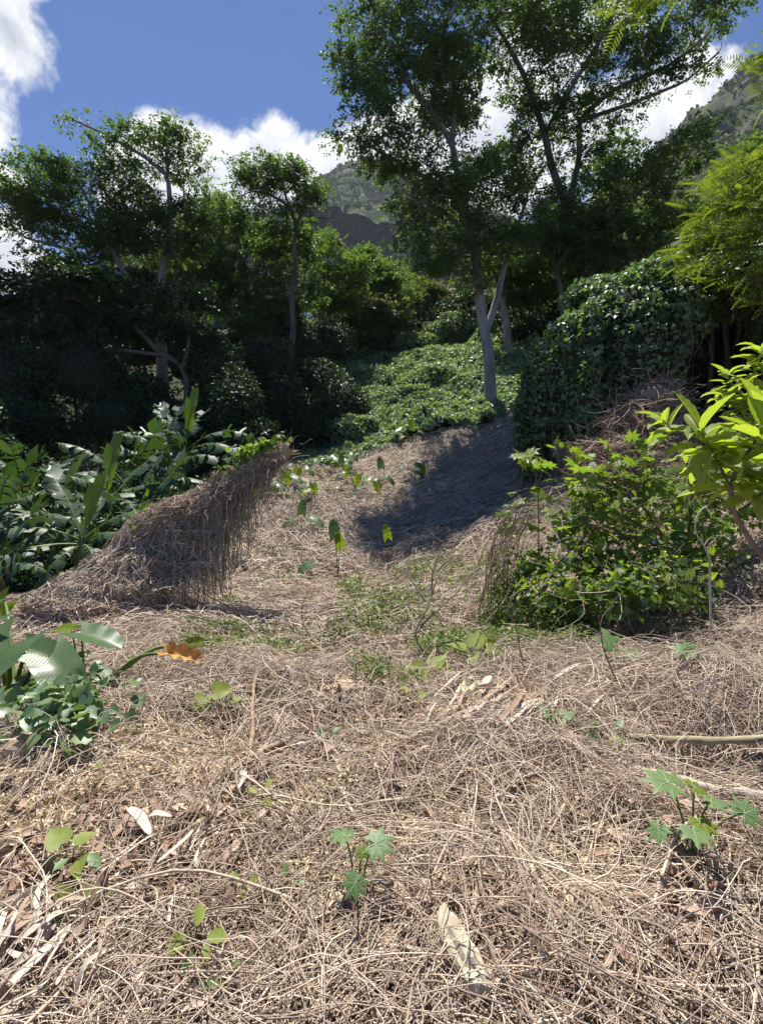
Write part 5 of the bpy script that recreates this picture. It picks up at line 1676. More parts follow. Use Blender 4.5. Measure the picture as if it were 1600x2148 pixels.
sprout('castor_seedling', 'young castor plant with three star shaped leaves in the centre foreground', 750, 1870, [(722, 1752, .05, 45, CL, (-.9, .2, 0)), (788, 1770, .08, 54, CL, (.8, -.2, .05)), (746, 1850, .22, 44, CL, (-.3, -1, -.5)), (760, 1790, .05, 26, CLY, (0, .5, .2))], r=.005)
sprout('castor_seedling', 'castor plant with a cluster of star shaped leaves at right among grey poles', 1450, 1780, [(1400, 1640, .0, 56, CL, (-.8, .4, .1)), (1455, 1650, .1, 32, CLY, (.6, .3, .2)), (1490, 1680, .1, 46, CL, (.8, -.1, 0)), (1470, 1725, .16, 38, CLY, (.3, -.7, -.1)), (1455, 1745, .24, 52, CL, (.2, -1, -.2)), (1560, 1705, .05, 42, CL, (.9, .1, 0)), (1380, 1740, .2, 34, CL, (-.7, -.5, -.2))], r=.006)
SEED = [
    ('leafy_seedling', 'bushy green seedling in leaf litter at left foreground', 150, 1830, [(130, 1770, .03, 48, HL, (-.8, .2, 0)), (160, 1768, .02, 46, HL, (.3, .4, .1)), (185, 1790, .05, 46, OL, (.9, -.2, 0)), (145, 1800, .08, 40, OL, (-.2, -.9, 0)), (170, 1805, .08, 38, HL, (.5, -.8, 0)), (120, 1795, .05, 34, OL, (-.9, -.4, 0))]),
    ('leafy_seedling', 'seedling with three bright leaves at the left above the pale strips', 165, 1905, [(140, 1885, .03, 36, HL, (-.6, .3, 0)), (183, 1882, .02, 44, HL, (.5, .5, .2)), (150, 1910, .06, 40, HL, (-.4, -.8, 0)), (215, 1872, .0, 28, HL, (.9, .2, 0))]),
    ('leafy_seedling', 'pale oval leaved seedling left of centre near the bottom', 415, 2005, [(412, 1945, .03, 48, OVALY, (-.2, .8, .3)), (395, 1965, .04, 46, OVALY, (-.9, -.2, 0)), (435, 1962, .04, 46, OVALY, (.9, .1, 0)), (390, 1985, .06, 42, OVALY, (-.8, -.6, -.2)), (432, 1978, .06, 40, OVALY, (.4, -.8, -.2)), (405, 1995, .05, 46, OL, (-.2, -1, -.3))]),
    ('leafy_seedling', 'two leaved sprout near the bottom edge left of centre', 470, 2085, [(480, 2050, .0, 34, OL, (.6, .5, .2)), (462, 2068, .03, 36, OL, (-.7, -.5, 0))]),
    ('leafy_seedling', 'small yellow green sprout below the cane pieces', 545, 1700, [(555, 1655, .0, 30, OVALY, (.5, .5, .3)), (538, 1665, .0, 26, OVALY, (-.5, .6, .3)), (545, 1680, .02, 34, OVALY, (.7, -.5, 0)), (530, 1690, .03, 30, OVALY, (-.7, -.5, 0))]),
    ('leafy_seedling', 'tiny pale sprout left of the grey green sprout in the foreground', 512, 1880, [(505, 1848, .02, 26, OVALY, (-.6, .2, .2)), (522, 1852, .02, 26, OVALY, (.7, .3, .2)), (512, 1865, .03, 24, OVALY, (0, -.9, 0))]),
    ('leafy_seedling', 'grey green sprout midway to the centre castor plant', 608, 1880, [(602, 1840, .0, 26, OL, (-.3, .6, .5)), (618, 1855, .02, 26, OL, (.8, -.2, 0)), (598, 1862, .03, 24, OL, (-.8, -.4, 0))]),
    ('leafy_seedling', 'pale lobed seedling beside the shredded dry leaf', 1170, 1525, [(1160, 1498, .02, 34, LL, (-.6, .3, .1)), (1182, 1500, .02, 32, LL, (.6, .3, .1)), (1172, 1512, .05, 30, OVALY, (0, -.9, 0))]),
    ('leafy_seedling', 'green upright sprout left of the mossy pole', 1268, 1560, [(1262, 1528, .0, 34, OL, (-.4, .5, .5)), (1288, 1530, .0, 34, OL, (.5, .4, .5)), (1258, 1548, .03, 38, OL, (-.8, -.3, 0)), (1280, 1552, .04, 28, HL, (.6, -.7, 0))]),
    ('leafy_seedling', 'pale green lobed seedling on the right bank of dry stems', 1440, 1385, [(1430, 1362, .02, 32, LL, (-.8, .1, .1)), (1450, 1358, .0, 32, LL, (.7, .4, .1)), (1442, 1372, .05, 30, LL, (.1, -1, 0))]),
    ('leafy_seedling', 'pale lobed seedling at the foot of the right bush', 1300, 1385, [(1285, 1350, .0, 42, LL, (-.8, .2, .1)), (1312, 1372, .03, 44, LL, (.6, -.4, 0)), (1295, 1372, .05, 34, LL, (-.3, -.9, 0))]),
    ('leafy_seedling', 'tiny green sprout below the dry vine hump', 690, 1560, [(684, 1540, .0, 24, OL, (-.5, .4, .3)), (698, 1538, .0, 24, OL, (.6, .4, .3)), (692, 1552, .03, 22, OL, (0, -.9, 0))]),
    ('leafy_seedling', 'dark green seedling on the dry hump right of the wilted leaf', 440, 1490, [(430, 1460, .0, 36, HL, (-.3, -.6, -.5)), (448, 1452, .0, 38, HL, (.6, .3, 0)), (438, 1475, .04, 34, OL, (0, -.9, -.4)), (485, 1470, .0, 22, HL, (.8, .2, 0))]),
    ('leafy_seedling', 'heart leaved seedling at the back edge of the brown litter', 900, 1420, [(885, 1405, .0, 34, HL, (-.8, .2, 0)), (910, 1398, .0, 36, HL, (.5, .5, .2)), (922, 1408, .02, 32, HL, (.8, -.3, 0)), (898, 1412, .04, 30, HL, (-.2, -.9, 0))]),
    ('leafy_seedling', 'spindly yellow green seedling in the pale leaf litter', 870, 1480, [(860, 1450, .0, 28, OVALY, (-.5, .5, .3)), (878, 1460, .0, 26, HL, (.7, .2, .2)), (865, 1470, .02, 24, OVALY, (-.7, -.4, 0))]),
    ('leafy_seedling', 'row of rounded bright leaves at the foot of the bare twigs', 1000, 1385, [(975, 1362, .0, 40, HL, (-.8, .1, 0)), (995, 1355, .0, 42, HL, (.1, .5, .2)), (1018, 1362, .02, 40, HL, (.8, .1, 0)), (990, 1375, .05, 38, HL, (-.2, -.9, 0)), (1030, 1380, .03, 34, HL, (.7, -.5, 0)), (1045, 1385, .0, 26, HL, (.9, 0, 0))]),
]
for nm, lab, px, py, lv in SEED:
    sprout(nm, lab, px, py, lv, r=.003, group='seedlings sprouting through the dry foreground')

# dark heart-leaved ground cover under the large taro
gc = thing('ground_vine', 'dark heart leaved vine on the ground under the large taro', 'plant', gpix(100, 1500))
mb = MB()
n = 420
px = np.clip(rng.normal(110, 75, n), -60, 290); py = rng.normal(1500, 42, n)
pos = np.array([gpix(a_, b_) for a_, b_ in zip(px, py)])
pos[:, 2] += rng.uniform(.03, .22, n)
scatter(mb, HEART, pos, frames(rdir(n), nrm(np.array([0, -.25, 1.0]) + rng.normal(size=(n, 3)) * .35)), rng.uniform(.04, .10, n), 0, True)
mb.build('leaves', M['vine'], gc, kind='stuff')
mb = MB()
p2 = pos[rng.choice(n, 120)]
g2 = p2.copy(); g2[:, 2] = H(g2[:, 0], g2[:, 1]); g2[:, :2] += rng.normal(size=(120, 2)) * .05
tubes(mb, np.stack([g2, (g2 + p2) / 2 + rng.normal(size=(120, 3)) * .02, p2], 1), .0025, 3)
mb.build('stems', M['stem_green'], gc, kind='stuff')

# ------------------------------------------------------------------ bushes on the right
def stem_tree(root, name, lines, mat, r0, r1, S=6, k=14):
    for ln in lines:
        mb = MB(); tubes(mb, smooth_line([np.asarray(q) for q in ln], k)[None], np.linspace(r0, r1, k)[None], S)
        mb.build(name, M[mat], root)


# castor bush: reddish stems, star leaves as parts
cb_ = thing('castor_bush', 'tall castor bush with reddish stems and star shaped leaves at right', 'shrub', GP(1460, 5.65))
stems = [[GP(1462, 5.65, -.05), P(1420, 1170, 5.65), P(1345, 1060, 5.75), P(1280, 985, 5.85)], [P(1345, 1060, 5.75), P(1352, 1010, 5.75), P(1362, 960, 5.80)],
         [P(1400, 1130, 5.65), P(1300, 1080, 5.95), P(1215, 1030, 6.15), P(1180, 990, 6.25)], [P(1345, 1060, 5.75), P(1240, 1000, 5.95)], [P(1430, 1190, 5.65), P(1450, 1060, 5.55), P(1440, 970, 5.45)], [P(1410, 1150, 5.65), P(1330, 1130, 5.45), P(1260, 1110, 5.35)]]
stem_tree(cb_, 'stem', stems, 'stem_red', .020, .007)
CBM = [mesh_of(CASTOR, M['bush'], 'castor_leaf'), mesh_of(LOBED, M['bush'], 'castor_leaf'), CLY]
tips = [np.asarray(q) for s_ in stems for q in smooth_line([np.asarray(a_) for a_ in s_], 10)[4:]]
pet = MB()
for i in range(240):
    t0 = tips[int(rng.integers(len(tips)))]
    o = rng.normal(size=3) * np.array([.26, .22, .20]) + np.array([0, 0, .06])
    p1 = t0 + o
    tubes(pet, smooth_line([t0, t0 + o * .5 + [0, 0, .04], p1], 5)[None], .0035, 3)
    place(cb_, 'leaf', CBM[int(rng.choice([0, 0, 1, 2]))], p1, nrm(o + rng.normal(size=3) * .1), nrm(np.array([0, -.15, 1]) + rng.normal(size=3) * .35), rng.uniform(.07, .16))
pet.build('petioles', M['stem_red'], cb_, kind='stuff')

# smaller castor with yellow-green leaves on a thin stem
cs = thing('young_castor', 'thin stemmed young castor with yellow green leaves left of the castor bush', 'shrub', GP(1128, 6.3))
sline = [GP(1130, 6.3), P(1128, 1050, 6.3), P(1120, 975, 6.3)]
stem_tree(cs, 'stem', [sline, [P(1128, 1060, 6.3), P(1095, 1060, 6.3), P(1070, 1075, 6.3)], [P(1128, 1010, 6.3), P(1140, 985, 6.3), P(1145, 965, 6.3)]], 'stem_brown', .010, .005)
for lx, ly in [(1085, 955), (1110, 950), (1140, 965), (1118, 975), (1135, 985), (1095, 970), (1070, 1060), (1060, 1080), (1095, 1050), (1110, 1070), (1140, 1045), (1080, 1090), (1120, 1105), (1150, 1075), (1090, 1115), (1060, 1110)]:
    place(cs, 'leaf', CBM[int(rng.choice([0, 1, 2, 2]))], P(lx, ly, 6.3 + rng.normal() * .12), rng.normal(size=3) * [1, .6, .4], [rng.normal() * .3, -.3, 1], rng.uniform(.15, .24))

# heart leaved vine mass under it
VM = [E(1180, 1240, 5.2, 100, 55, .45), E(1300, 1235, 4.9, 100, 55, .45), E(1410, 1230, 4.7, 80, 55, .45), E(1120, 1185, 5.9, 60, 45, .4), E(1240, 1170, 5.7, 90, 55, .5), E(1360, 1150, 5.6, 90, 60, .5), E(1470, 1130, 5.5, 70, 70, .5), E(1500, 1040, 6.0, 75, 75, .5), E(1570, 940, 6.2, 75, 65, .5), E(1330, 1090, 6.2, 80, 45, .4), E(1620, 1030, 5.6, 70, 90, .5), E(1240, 1060, 6.4, 60, 45, .35), E(1420, 1030, 6.4, 70, 55, .4), E(1200, 1110, 6.0, 60, 40, .35)]
vb = thing('vine_bush', 'leafy bush of heart shaped vine leaves below the castor bush', 'shrub', GP(1300, 5.3))
mb = MB()
pv, nv_ = leafy(mb, VM, 3700, .075, HEART, .3, .40, 2.2, 13, thick=.85, jit=.6, up=1.3, szv=(.5, 1.3))
mb.build('vine_leaves', M['bush'], vb, kind='stuff')
mb = MB(); leafy(mb, VM, 500, .075, BROAD, .5, .2, 2.2, 13, thick=.9, jit=.7); mb.build('inner_leaves', M['vine'], vb, kind='stuff')
mb = MB()
s0 = pv[rng.choice(len(pv), 260)]
surface_strands(mb, s0, rdir(len(s0)), rng.uniform(.25, .7, len(s0)), rng.uniform(.002, .004, len(s0)), 6, .3)
mb.build('vine_stems', M['strand'], vb, kind='stuff')
FT = (np.array([[0, 0, -.4]] + [[math.cos(a_) * (1 if i % 2 == 0 else .8), math.sin(a_) * (1 if i % 2 == 0 else .8), .1] for i, a_ in enumerate(np.linspace(0, 2 * np.pi, 11)[:-1])]), np.array([[0, i, i % 10 + 1] for i in range(1, 11)]))
FM = mesh_of(FT, M['flower'], 'flower')
for fx, fy in [(1182, 1168), (1370, 1138), (1295, 1222), (1225, 760), (1250, 700)]:
    if fy > 1000:
        place(vb, 'flower', FM, P(fx, fy, 4.55), (1, 0, 0), (0, -1, .4), .017)

# fine leaved low bush in front
FB = [E(1080, 1290, 5.6, 70, 50, .4), E(1150, 1300, 5.3, 80, 45, .4), E(1040, 1310, 5.8, 45, 30, .3), E(1220, 1310, 5.1, 50, 35, .3), E(1075, 1240, 5.9, 40, 45, .3)]
fbsh = thing('fine_leaved_bush', 'low fine leaved bush at the clearing edge left of the vine bush', 'shrub', GP(1110, 5.5))
mb = MB(); leafy(mb, FB, 11000, .034, OVAL, .1, .3, 3.0, 23, thick=.8, jit=.6); mb.build('foliage', M['fine'], fbsh)
mb = MB()
for i in range(46):
    a_ = GP(rng.uniform(1030, 1230), rng.uniform(5.1, 5.8)); b_ = a_ + np.array([rng.normal() * .12, rng.normal() * .1, rng.uniform(.2, .5)])
    tubes(mb, smooth_line([a_, (a_ + b_) / 2 + rng.normal(size=3) * .03, b_], 6)[None], .003, 3)
mb.build('twigs', M['stem_brown'], fbsh, kind='stuff')

# tangle of pale stems hanging at the left rim of the bushes
rim = thing('hanging_vine_rim', 'brown dangling vine stems at the left rim of the right hand bushes', 'dead vines', GP(1035, 6.2))
mb = MB()
n = 60
u_ = rng.uniform(0, 1, n)
top_ = np.array([P(1120 - 85 * a_, 1060 + 60 * a_ + 40 * rng.normal() * .5, 6.0 + .3 * rng.normal()) for a_ in u_])
bot = np.array([GP(1030 + 40 * rng.normal(), 6.1 + .2 * rng.normal()) for _ in range(n)])
c_ = (top_ + bot) / 2 + rng.normal(size=(n, 3)) * .12 + np.array([-.12, 0, .05])
t = np.linspace(0, 1, 9)[None, :, None]
pts = top_[:, None] * (1 - t) ** 2 + 2 * c_[:, None] * t * (1 - t) + bot[:, None] * t ** 2 + np.cumsum(rng.normal(size=(n, 9, 3)) * .012, 1)
tubes(mb, pts, rng.uniform(.002, .006, n)[:, None] * np.ones((1, 9)), 3)
mb.build('vine_stems', M['strand_brown'], rim, kind='stuff')
mb = MB()
pos = pts[rng.integers(0, n, 60), rng.integers(0, 6, 60)] + rng.normal(size=(60, 3)) * .05
scatter(mb, HEART, pos, frames(rdir(60), nrm(np.array([0, -.4, 1]) + rng.normal(size=(60, 3)) * .5)), rng.uniform(.04, .08, 60))
mb.build('vine_leaves', M['bush'], rim, kind='stuff')

# big soft-leaved shrub leaning in from the right
def soft_leaf(seed, bend):
    wf = lambda t: 0.20 * (np.sin(np.pi * min(1, t * .97 + .015)) ** .8) * (1.15 - .35 * t) + .003
    mb = MB(); mb.add(*grid_leaf(12, 3, wf, 0.02, bend, .55, .012, 5, seed))
    v = np.array([q for q in grid_leaf(12, 3, wf, 0.02, bend, .55, .012, 5, seed)[0]]).reshape(13, 7, 3)[:, 3] - [0, 0, .004]
    tubes(mb, v[None], np.linspace(.008, .002, 13)[None], 3, 1)
    return mb.mesh('soft_leaf', [M['bigleaf'], M['stem_green']])


SLF = [soft_leaf(1, .35), soft_leaf(2, .8), soft_leaf(3, 1.2), soft_leaf(4, .15)]


def whorl(root, c, n, Ln, axis=(0, 0, 1), spread=(10, 55)):
    axis = nrm(np.array(axis, float))
    for i in range(n):
        a_ = i * 2.4 + rng.normal() * .2
        e_ = rad(np.interp(i, [0, n - 1], [spread[1], spread[0]]) + rng.normal() * 8)
        b1 = nrm(np.cross(axis, [0.3, 1, .2])); b2 = np.cross(axis, b1)
        h = b1 * math.cos(a_) + b2 * math.sin(a_)
        d = h * math.cos(e_) + axis * math.sin(e_)
        n_ = axis * math.cos(e_) - h * math.sin(e_)
        place(root, 'leaf', SLF[int(rng.integers(4))], c + d * .02 - axis * .012 * i, d, n_, Ln * rng.uniform(.7, 1.1))


bl = thing('soft_leaved_shrub', 'shrub with large pale soft leaves leaning in at the right edge', 'shrub', GP(1760, 3.1))
main = [GP(1760, 3.1, -.05), P(1660, 1240, 3.05), P(1585, 1150, 3.0), P(1542, 1080, 3.0), P(1532, 1020, 3.0), P(1550, 975, 3.0)]
stem_tree(bl, 'stem', [main], 'stem_brown', .020, .011, 8, 20)
stem_tree(bl, 'branch', [[P(1534, 1030, 3.0), P(1500, 960, 3.0), P(1468, 905, 3.0)], [P(1550, 975, 3.0), P(1580, 930, 2.95), P(1600, 890, 2.9)], [P(1468, 905, 3.0), P(1420, 905, 3.05), P(1395, 890, 3.1)], [P(1542, 1080, 3.0), P(1640, 1000, 2.9), P(1680, 950, 2.9)]], 'stem_green', .011, .006)
whorl(bl, P(1550, 970, 3.0), 15, .36, (0, -.25, 1), (-15, 45))
whorl(bl, P(1468, 905, 3.0), 13, .29, (-.3, -.1, 1), (-5, 55))
whorl(bl, P(1395, 888, 3.1), 9, .20, (-.5, 0, 1), (0, 70))
whorl(bl, P(1600, 890, 2.9), 14, .30, (.1, -.1, 1), (-5, 60))
whorl(bl, P(1505, 945, 3.0), 11, .27, (-.2, -.2, 1), (-10, 50))
whorl(bl, P(1580, 1010, 2.95), 9, .27, (.1, -.4, 1), (-25, 35))
whorl(bl, P(1680, 950, 2.9), 12, .30, (0, -.2, 1), (-15, 50))

bl2 = thing('soft_leaved_shrub', 'shrub with lance shaped yellow green leaves in front of the dark hollow', 'shrub', GP(1640, 4.6))
stem_tree(bl2, 'stem', [[GP(1640, 4.6, -.05), P(1620, 1000, 4.6), P(1590, 850, 4.6), P(1580, 770, 4.6)], [P(1590, 850, 4.6), P(1545, 820, 4.6), P(1525, 790, 4.6)], [P(1595, 880, 4.6), P(1550, 860, 4.55), P(1520, 835, 4.5)], [P(1600, 900, 4.6), P(1640, 830, 4.6), P(1650, 760, 4.6)]], 'stem_green', .014, .006)
for c, Ln in [((1580, 765, 4.6), .27), ((1525, 788, 4.6), .24), ((1520, 832, 4.5), .24), ((1560, 810, 4.5), .24), ((1590, 735, 4.6), .24), ((1650, 760, 4.6), .28), ((1580, 850, 4.4), .26), ((1545, 850, 4.5), .22)]:
    whorl(bl2, P(*c), 12, Ln * .78, (-.2, -.1, 1), (-20, 60))

# ------------------------------------------------------------------ feathery tree reaching in from the right
def pinnate():
    v = []; f = []
    for i in range(11):
        t = .08 + .9 * i / 10
        ln = .22 * math.sin(math.pi * (.15 + .8 * t)) + .03
        for s in (1, -1):
            b = len(v)
            z = -.22 * t * t
            v += [(t, 0, z), (t + ln * .45, s * ln * .55 + s * .03, z + .02), (t + ln * .5, s * ln, z - .05), (t + ln * .12, s * ln * .5, z + .01)]
            f.append((b, b + 1, b + 2, b + 3) if s > 0 else (b, b + 3, b + 2, b + 1))
    return np.array(v), np.array(f)


PIN = pinnate()
ft = thing('feathery_tree', 'feathery leaved tree reaching in from the right edge of the picture', 'tree', GP(1850, 11))
fl_limbs = [[GP(1850, 11, -.1), P(1880, 700, 10.95), P(1850, 400, 10.80), P(1830, 100, 10.51), P(1790, -60, 10.22)], [P(1870, 600, 10.95), P(1720, 520, 10.51), P(1560, 520, 10.22), P(1460, 530, 10.07)], [P(1860, 500, 10.80), P(1700, 420, 10.51), P(1560, 360, 10.22)],
            [P(1850, 400, 10.80), P(1720, 300, 10.51), P(1600, 170, 10.22)], [P(1830, 100, 10.51), P(1600, -20, 9.93), P(1380, -60, 9.64)], [P(1865, 560, 10.95), P(1720, 580, 10.22), P(1560, 590, 9.93)], [P(1860, 500, 10.80), P(1640, 450, 10.22), P(1500, 430, 10.07)]]
mb = MB()
for i, ln in enumerate(fl_limbs):
    tubes(mb, smooth_line(ln, 16)[None], np.linspace(.24 if i == 0 else .07, .07 if i == 0 else .018, 16)[None], 8)
mb.build('trunk', M['bark_dark'], ft)
FC = [E(1560, 350, 10.22, 60, 50), E(1615, 150, 10.22, 30, 60), E(1530, 430, 10.22, 80, 45), E(1460, 530, 10.07, 55, 30), E(1550, 520, 10.22, 110, 60), E(1600, 450, 10.22, 80, 90), E(1370, -15, 9.64, 75, 28), E(1600, 590, 9.93, 70, 40)]
mb = MB()
po, no = blob_points(FC, 430, .3, 1.5, 2, inner=.2, thick=.9)
d = nrm(np.array([-.75, -.1, -.12]) + rng.normal(size=po.shape) * .35)
R = frames(d, nrm(np.array([0, -.1, 1]) + rng.normal(size=po.shape) * .35))
scatter(mb, PIN, po, R, rng.uniform(.40, .72, len(po)))
mb.build('crown', M['feather'], ft)

# ------------------------------------------------------------------ bare twigs, sticks, canes, poles
def twig_bush(name, label, base, lines, r=.007, mat='bare_twig', cat='twigs', fine=10):
    root = thing(name, label, cat, base)
    mb = MB()
    for ln in lines:
        pl = smooth_line([np.asarray(q) for q in ln], 12) + np.cumsum(rng.normal(size=(12, 3)) * .006, 0)
        tubes(mb, pl[None], np.linspace(r, r * .4, 12)[None], 5)
        for _ in range(fine):
            i = int(rng.integers(4, 12)); s = pl[i]
            d = nrm(pl[min(i + 1, 11)] - pl[i - 1] + rng.normal(size=3) * .6)
            q = s + d[None] * np.linspace(0, rng.uniform(.08, .3), 6)[:, None] + np.cumsum(rng.normal(size=(6, 3)) * .012, 0)
            tubes(mb, q[None], np.linspace(r * .4, r * .2, 6)[None], 3)
    mb.build('twigs', M[mat], root)
    return root


b = gpix(895, 1378)
Yb = b[1]
twig_bush('bare_shrub', 'leafless shrub of curving bare twigs in the middle of the clearing', b, [
    [b, P(865, 1330, Yb), P(890, 1270, Yb + .1), P(915, 1200, Yb + .2), P(960, 1165, Yb + .3)], [P(868, 1335, Yb), P(920, 1280, Yb + .1), P(975, 1230, Yb + .3), P(995, 1205, Yb + .3)], [P(895, 1265, Yb + .1), P(870, 1220, Yb + .2), P(865, 1190, Yb + .3)],
    [P(900, 1250, Yb + .1), P(905, 1200, Yb + .2), P(925, 1150, Yb + .3)], [P(915, 1200, Yb + .2), P(950, 1170, Yb), P(985, 1170, Yb + .1)], [P(880, 1290, Yb), P(850, 1270, Yb + .1), P(820, 1285, Yb + .2)]], .011, fine=5)
for lab, pts_, r_ in [
    ('thin upright bare stem left of the bare shrub', [(815, 1285), (800, 1240), (795, 1200)], .006),
    ('thin bare stem with a bent tip left of the clearing weeds', [(670, 1360), (640, 1310), (636, 1270), (650, 1235)], .007),
    ('thin dark upright stem standing before the fine leaved bush', [(1100, 1390), (1085, 1310), (1065, 1270), (1078, 1240)], .007),
    ('thin dark upright stem right of the fine leaved bush', [(1298, 1440), (1270, 1360), (1262, 1300), (1285, 1270)], .007)]:
    b = gpix(*pts_[0])
    twig_bush('bare_sapling', lab, b, [[b] + [P(a_, c_, b[1]) for a_, c_ in pts_[1:]]], r_, 'stem_brown', 'stem', fine=2)

b = GP(1490, 4.2)
twig_bush('bleached_stick', 'bleached forked stick rising under the large soft leaves', b, [[b, P(1490, 1180, 4.2), P(1468, 1110, 4.2), P(1470, 1075, 4.2), P(1490, 1062, 4.2)]], .011, 'strip', 'stick', fine=1)


def stick(name, label, p0, p1, r, mat, cat='stick', lift=(0.03, 0.03), sag=0.0, S=10, knots=0, parts=None, bend=0.02):
    a_ = gpix(*p0); b_ = gpix(*p1)
    a_[2] += lift[0] * .5 - .025; b_[2] += lift[1] * .5 - .025
    K = 18
    ln = a_[None] + (b_ - a_)[None] * np.linspace(0, 1, K)[:, None]
    ln += np.cumsum(rng.normal(size=(K, 3)) * bend * .25, 0) * np.sin(np.linspace(0, np.pi, K))[:, None]
    ln[:, 2] = np.maximum(ln[:, 2], H(ln[:, 0], ln[:, 1]) + r * .4)
    rr = r * np.linspace(1.05, .85, K) * (1 + .08 * rng.normal(size=K))
    if knots:
        rr[::knots] *= 1.18
    root = thing(name, label, cat, a_)
    t_ = nrm(np.gradient(ln, axis=0)); n1_ = nrm(np.cross(t_, [0.1, 0.2, 1.0])); n2_ = np.cross(n1_, t_)
    an = np.arange(S) * 2 * np.pi / S
    prof = 1 + .10 * rng.normal(size=S)
    ring = ln[:, None] + (rr[:, None] * prof[None])[..., None] * (np.cos(an)[None, :, None] * n1_[:, None] + np.sin(an)[None, :, None] * n2_[:, None])
    idx = np.arange(K * S).reshape(K, S); nx_ = np.roll(idx, -1, 1)
    mb = MB(); mb.add(ring, np.stack([idx[:-1], nx_[:-1], nx_[1:], idx[1:]], -1).reshape(-1, 4))
    mb.build('shaft', M[mat], root)
    for e_, nm in ((0, 'cut_end'), (-1, 'cut_end')):
        mb = MB()
        mb.add(np.concatenate([ring[e_], [ln[e_] + t_[e_] * (.004 if e_ else -.004)]]), np.array([[i, (i + 1) % S, S] for i in range(S)]), 0, False)
        mb.build(nm, M['cane'] if mat != 'grey_wood' else M['strip'], root)
    return root


stick('mossy_pole', 'mossy pole lying level at the right edge in dry stems', (1230, 1548), (1680, 1545), .024, 'mossy_wood', 'pole', (.05, .09))
stick('grey_pole', 'grey pole slanting down to the right edge behind the castor leaves', (1280, 1610), (1680, 1690), .022, 'grey_wood', 'pole', (.05, .08))
stick('grey_pole', 'thick grey brown pole at right below the castor leaves', (1400, 1825), (1700, 1915), .022, 'grey_wood', 'pole', (.06, .07))
stick('grey_pole', 'thin grey pole crossing upward at the right edge above the castor leaves', (1500, 1640), (1680, 1530), .018, 'grey_wood', 'pole', (.06, .10))
stick('brown_stick', 'slim brown stick slanting down through the right centre foreground', (930, 1775), (1160, 1960), .012, 'stem_brown', 'stick', (.07, .05))
stick('brown_stick', 'long thin brown stick lying among stems right of centre', (880, 1700), (1080, 1760), .010, 'stem_brown', 'stick', (.05, .05))
stick('pale_stick', 'pale peeled stick below the cane pieces', (700, 1640), (768, 1755), .010, 'strip', 'stick', (.07, .07))
stick('cane_piece', 'upper of two split cane pieces beside the dark gap', (470, 1640), (610, 1560), .021, 'cane', 'cane', (.10, .11), knots=5)
stick('cane_piece', 'lower of two split cane pieces beside the dark gap', (490, 1655), (605, 1585), .018, 'cane', 'cane', (.07, .08), knots=6)
stick('cane_piece', 'upright leaning cane in the side of the dry hump', (522, 1600), (541, 1415), .013, 'cane', 'cane', (.08, .12), knots=4)
stick('cut_branch', 'cut grey branch end sticking up on top of the dry hump', (548, 1385), (600, 1405), .022, 'grey_wood', 'branch', (.16, .02))
stick('cut_branch', 'grey branch bending down the right side of the dry hump', (600, 1400), (632, 1455), .018, 'grey_wood', 'branch', (.06, .05))
stick('pale_stick', 'thin pale stick lying on the dry hump left of the cane', (285, 1540), (342, 1435), .008, 'strip', 'stick', (.05, .06))
stick('pale_stick', 'pale stick across the near edge of the leaf litter', (800, 1515), (862, 1528), .014, 'cane', 'stick', (.04, .04))
stick('brown_stick', 'flattened pale branch lying near the bottom centre edge', (440, 2100), (620, 2095), .014, 'grey_wood', 'stick', (.04, .04))
stick('brown_stick', 'dark thin branch lying left of the star leaved centre plant', (600, 1640), (650, 1665), .012, 'cane', 'stick', (.06, .06))

# ------------------------------------------------------------------ rocks
def rock(label, px, py, wpx, hpx, mat, rotz=0.0, name='rock', flat=0.6, seed=0):
    b = gpix(px, py, 0.035)
    k = b[1] / F
    sz = np.array([wpx * k * .5, hpx * k * .55, hpx * k * flat * .5])
    v = ICO3[0]
    w_ = v * (1 + .5 * noise3(v + seed, 1.2, seed)[:, None] + .28 * noise3(v + seed, 3.0, seed)[:, None] + .12 * noise3(v + seed, 7.0, seed)[:, None])
    w_ = np.sign(w_) * np.abs(w_) ** .8
    c, s = math.cos(rotz), math.sin(rotz)
    w_ = w_ * sz
    w_ = np.stack([w_[:, 0] * c - w_[:, 1] * s, w_[:, 0] * s + w_[:, 1] * c, w_[:, 2]], -1)
    mb = MB(); mb.add(b + w_ + [0, 0, sz[2] * .55], ICO3[1], 0, False)
    return mb.build(name, M[mat], None, org=b, label=label, category='rock')


rock('long pale yellowish rock at the bottom centre', 960, 2050, 62, 160, 'rock_pale', .35, flat=.75, seed=1)
rock('rusty orange stone among stems right of centre', 1005, 1925, 44, 46, 'rock_orange', .2, seed=2)
rock('small tan stone left of the long pale rock', 820, 2000, 52, 62, 'rock_tan', .5, seed=3)
rock('dark orange clod below the rusty stone', 1200, 2030, 48, 36, 'rock_orange', .1, seed=4)
rock('broad orange clod beside the long pale rock', 1060, 2065, 80, 60, 'rock_orange', .3, seed=5)
rock('orange clod at the bottom edge left of the pale rock', 900, 2130, 90, 70, 'rock_orange', .8, seed=6)
rock('tan cut stone on the leaf litter in the centre', 722, 1452, 46, 36, 'rock_tan', .2, seed=7, flat=.8)
rock('beige block under the large taro at the left edge', 48, 1592, 56, 70, 'rock_tan', .1, seed=8, flat=.9)
rock('pale flat stone in the straw at the left edge', 52, 1640, 36, 30, 'rock_pale', .3, seed=9)

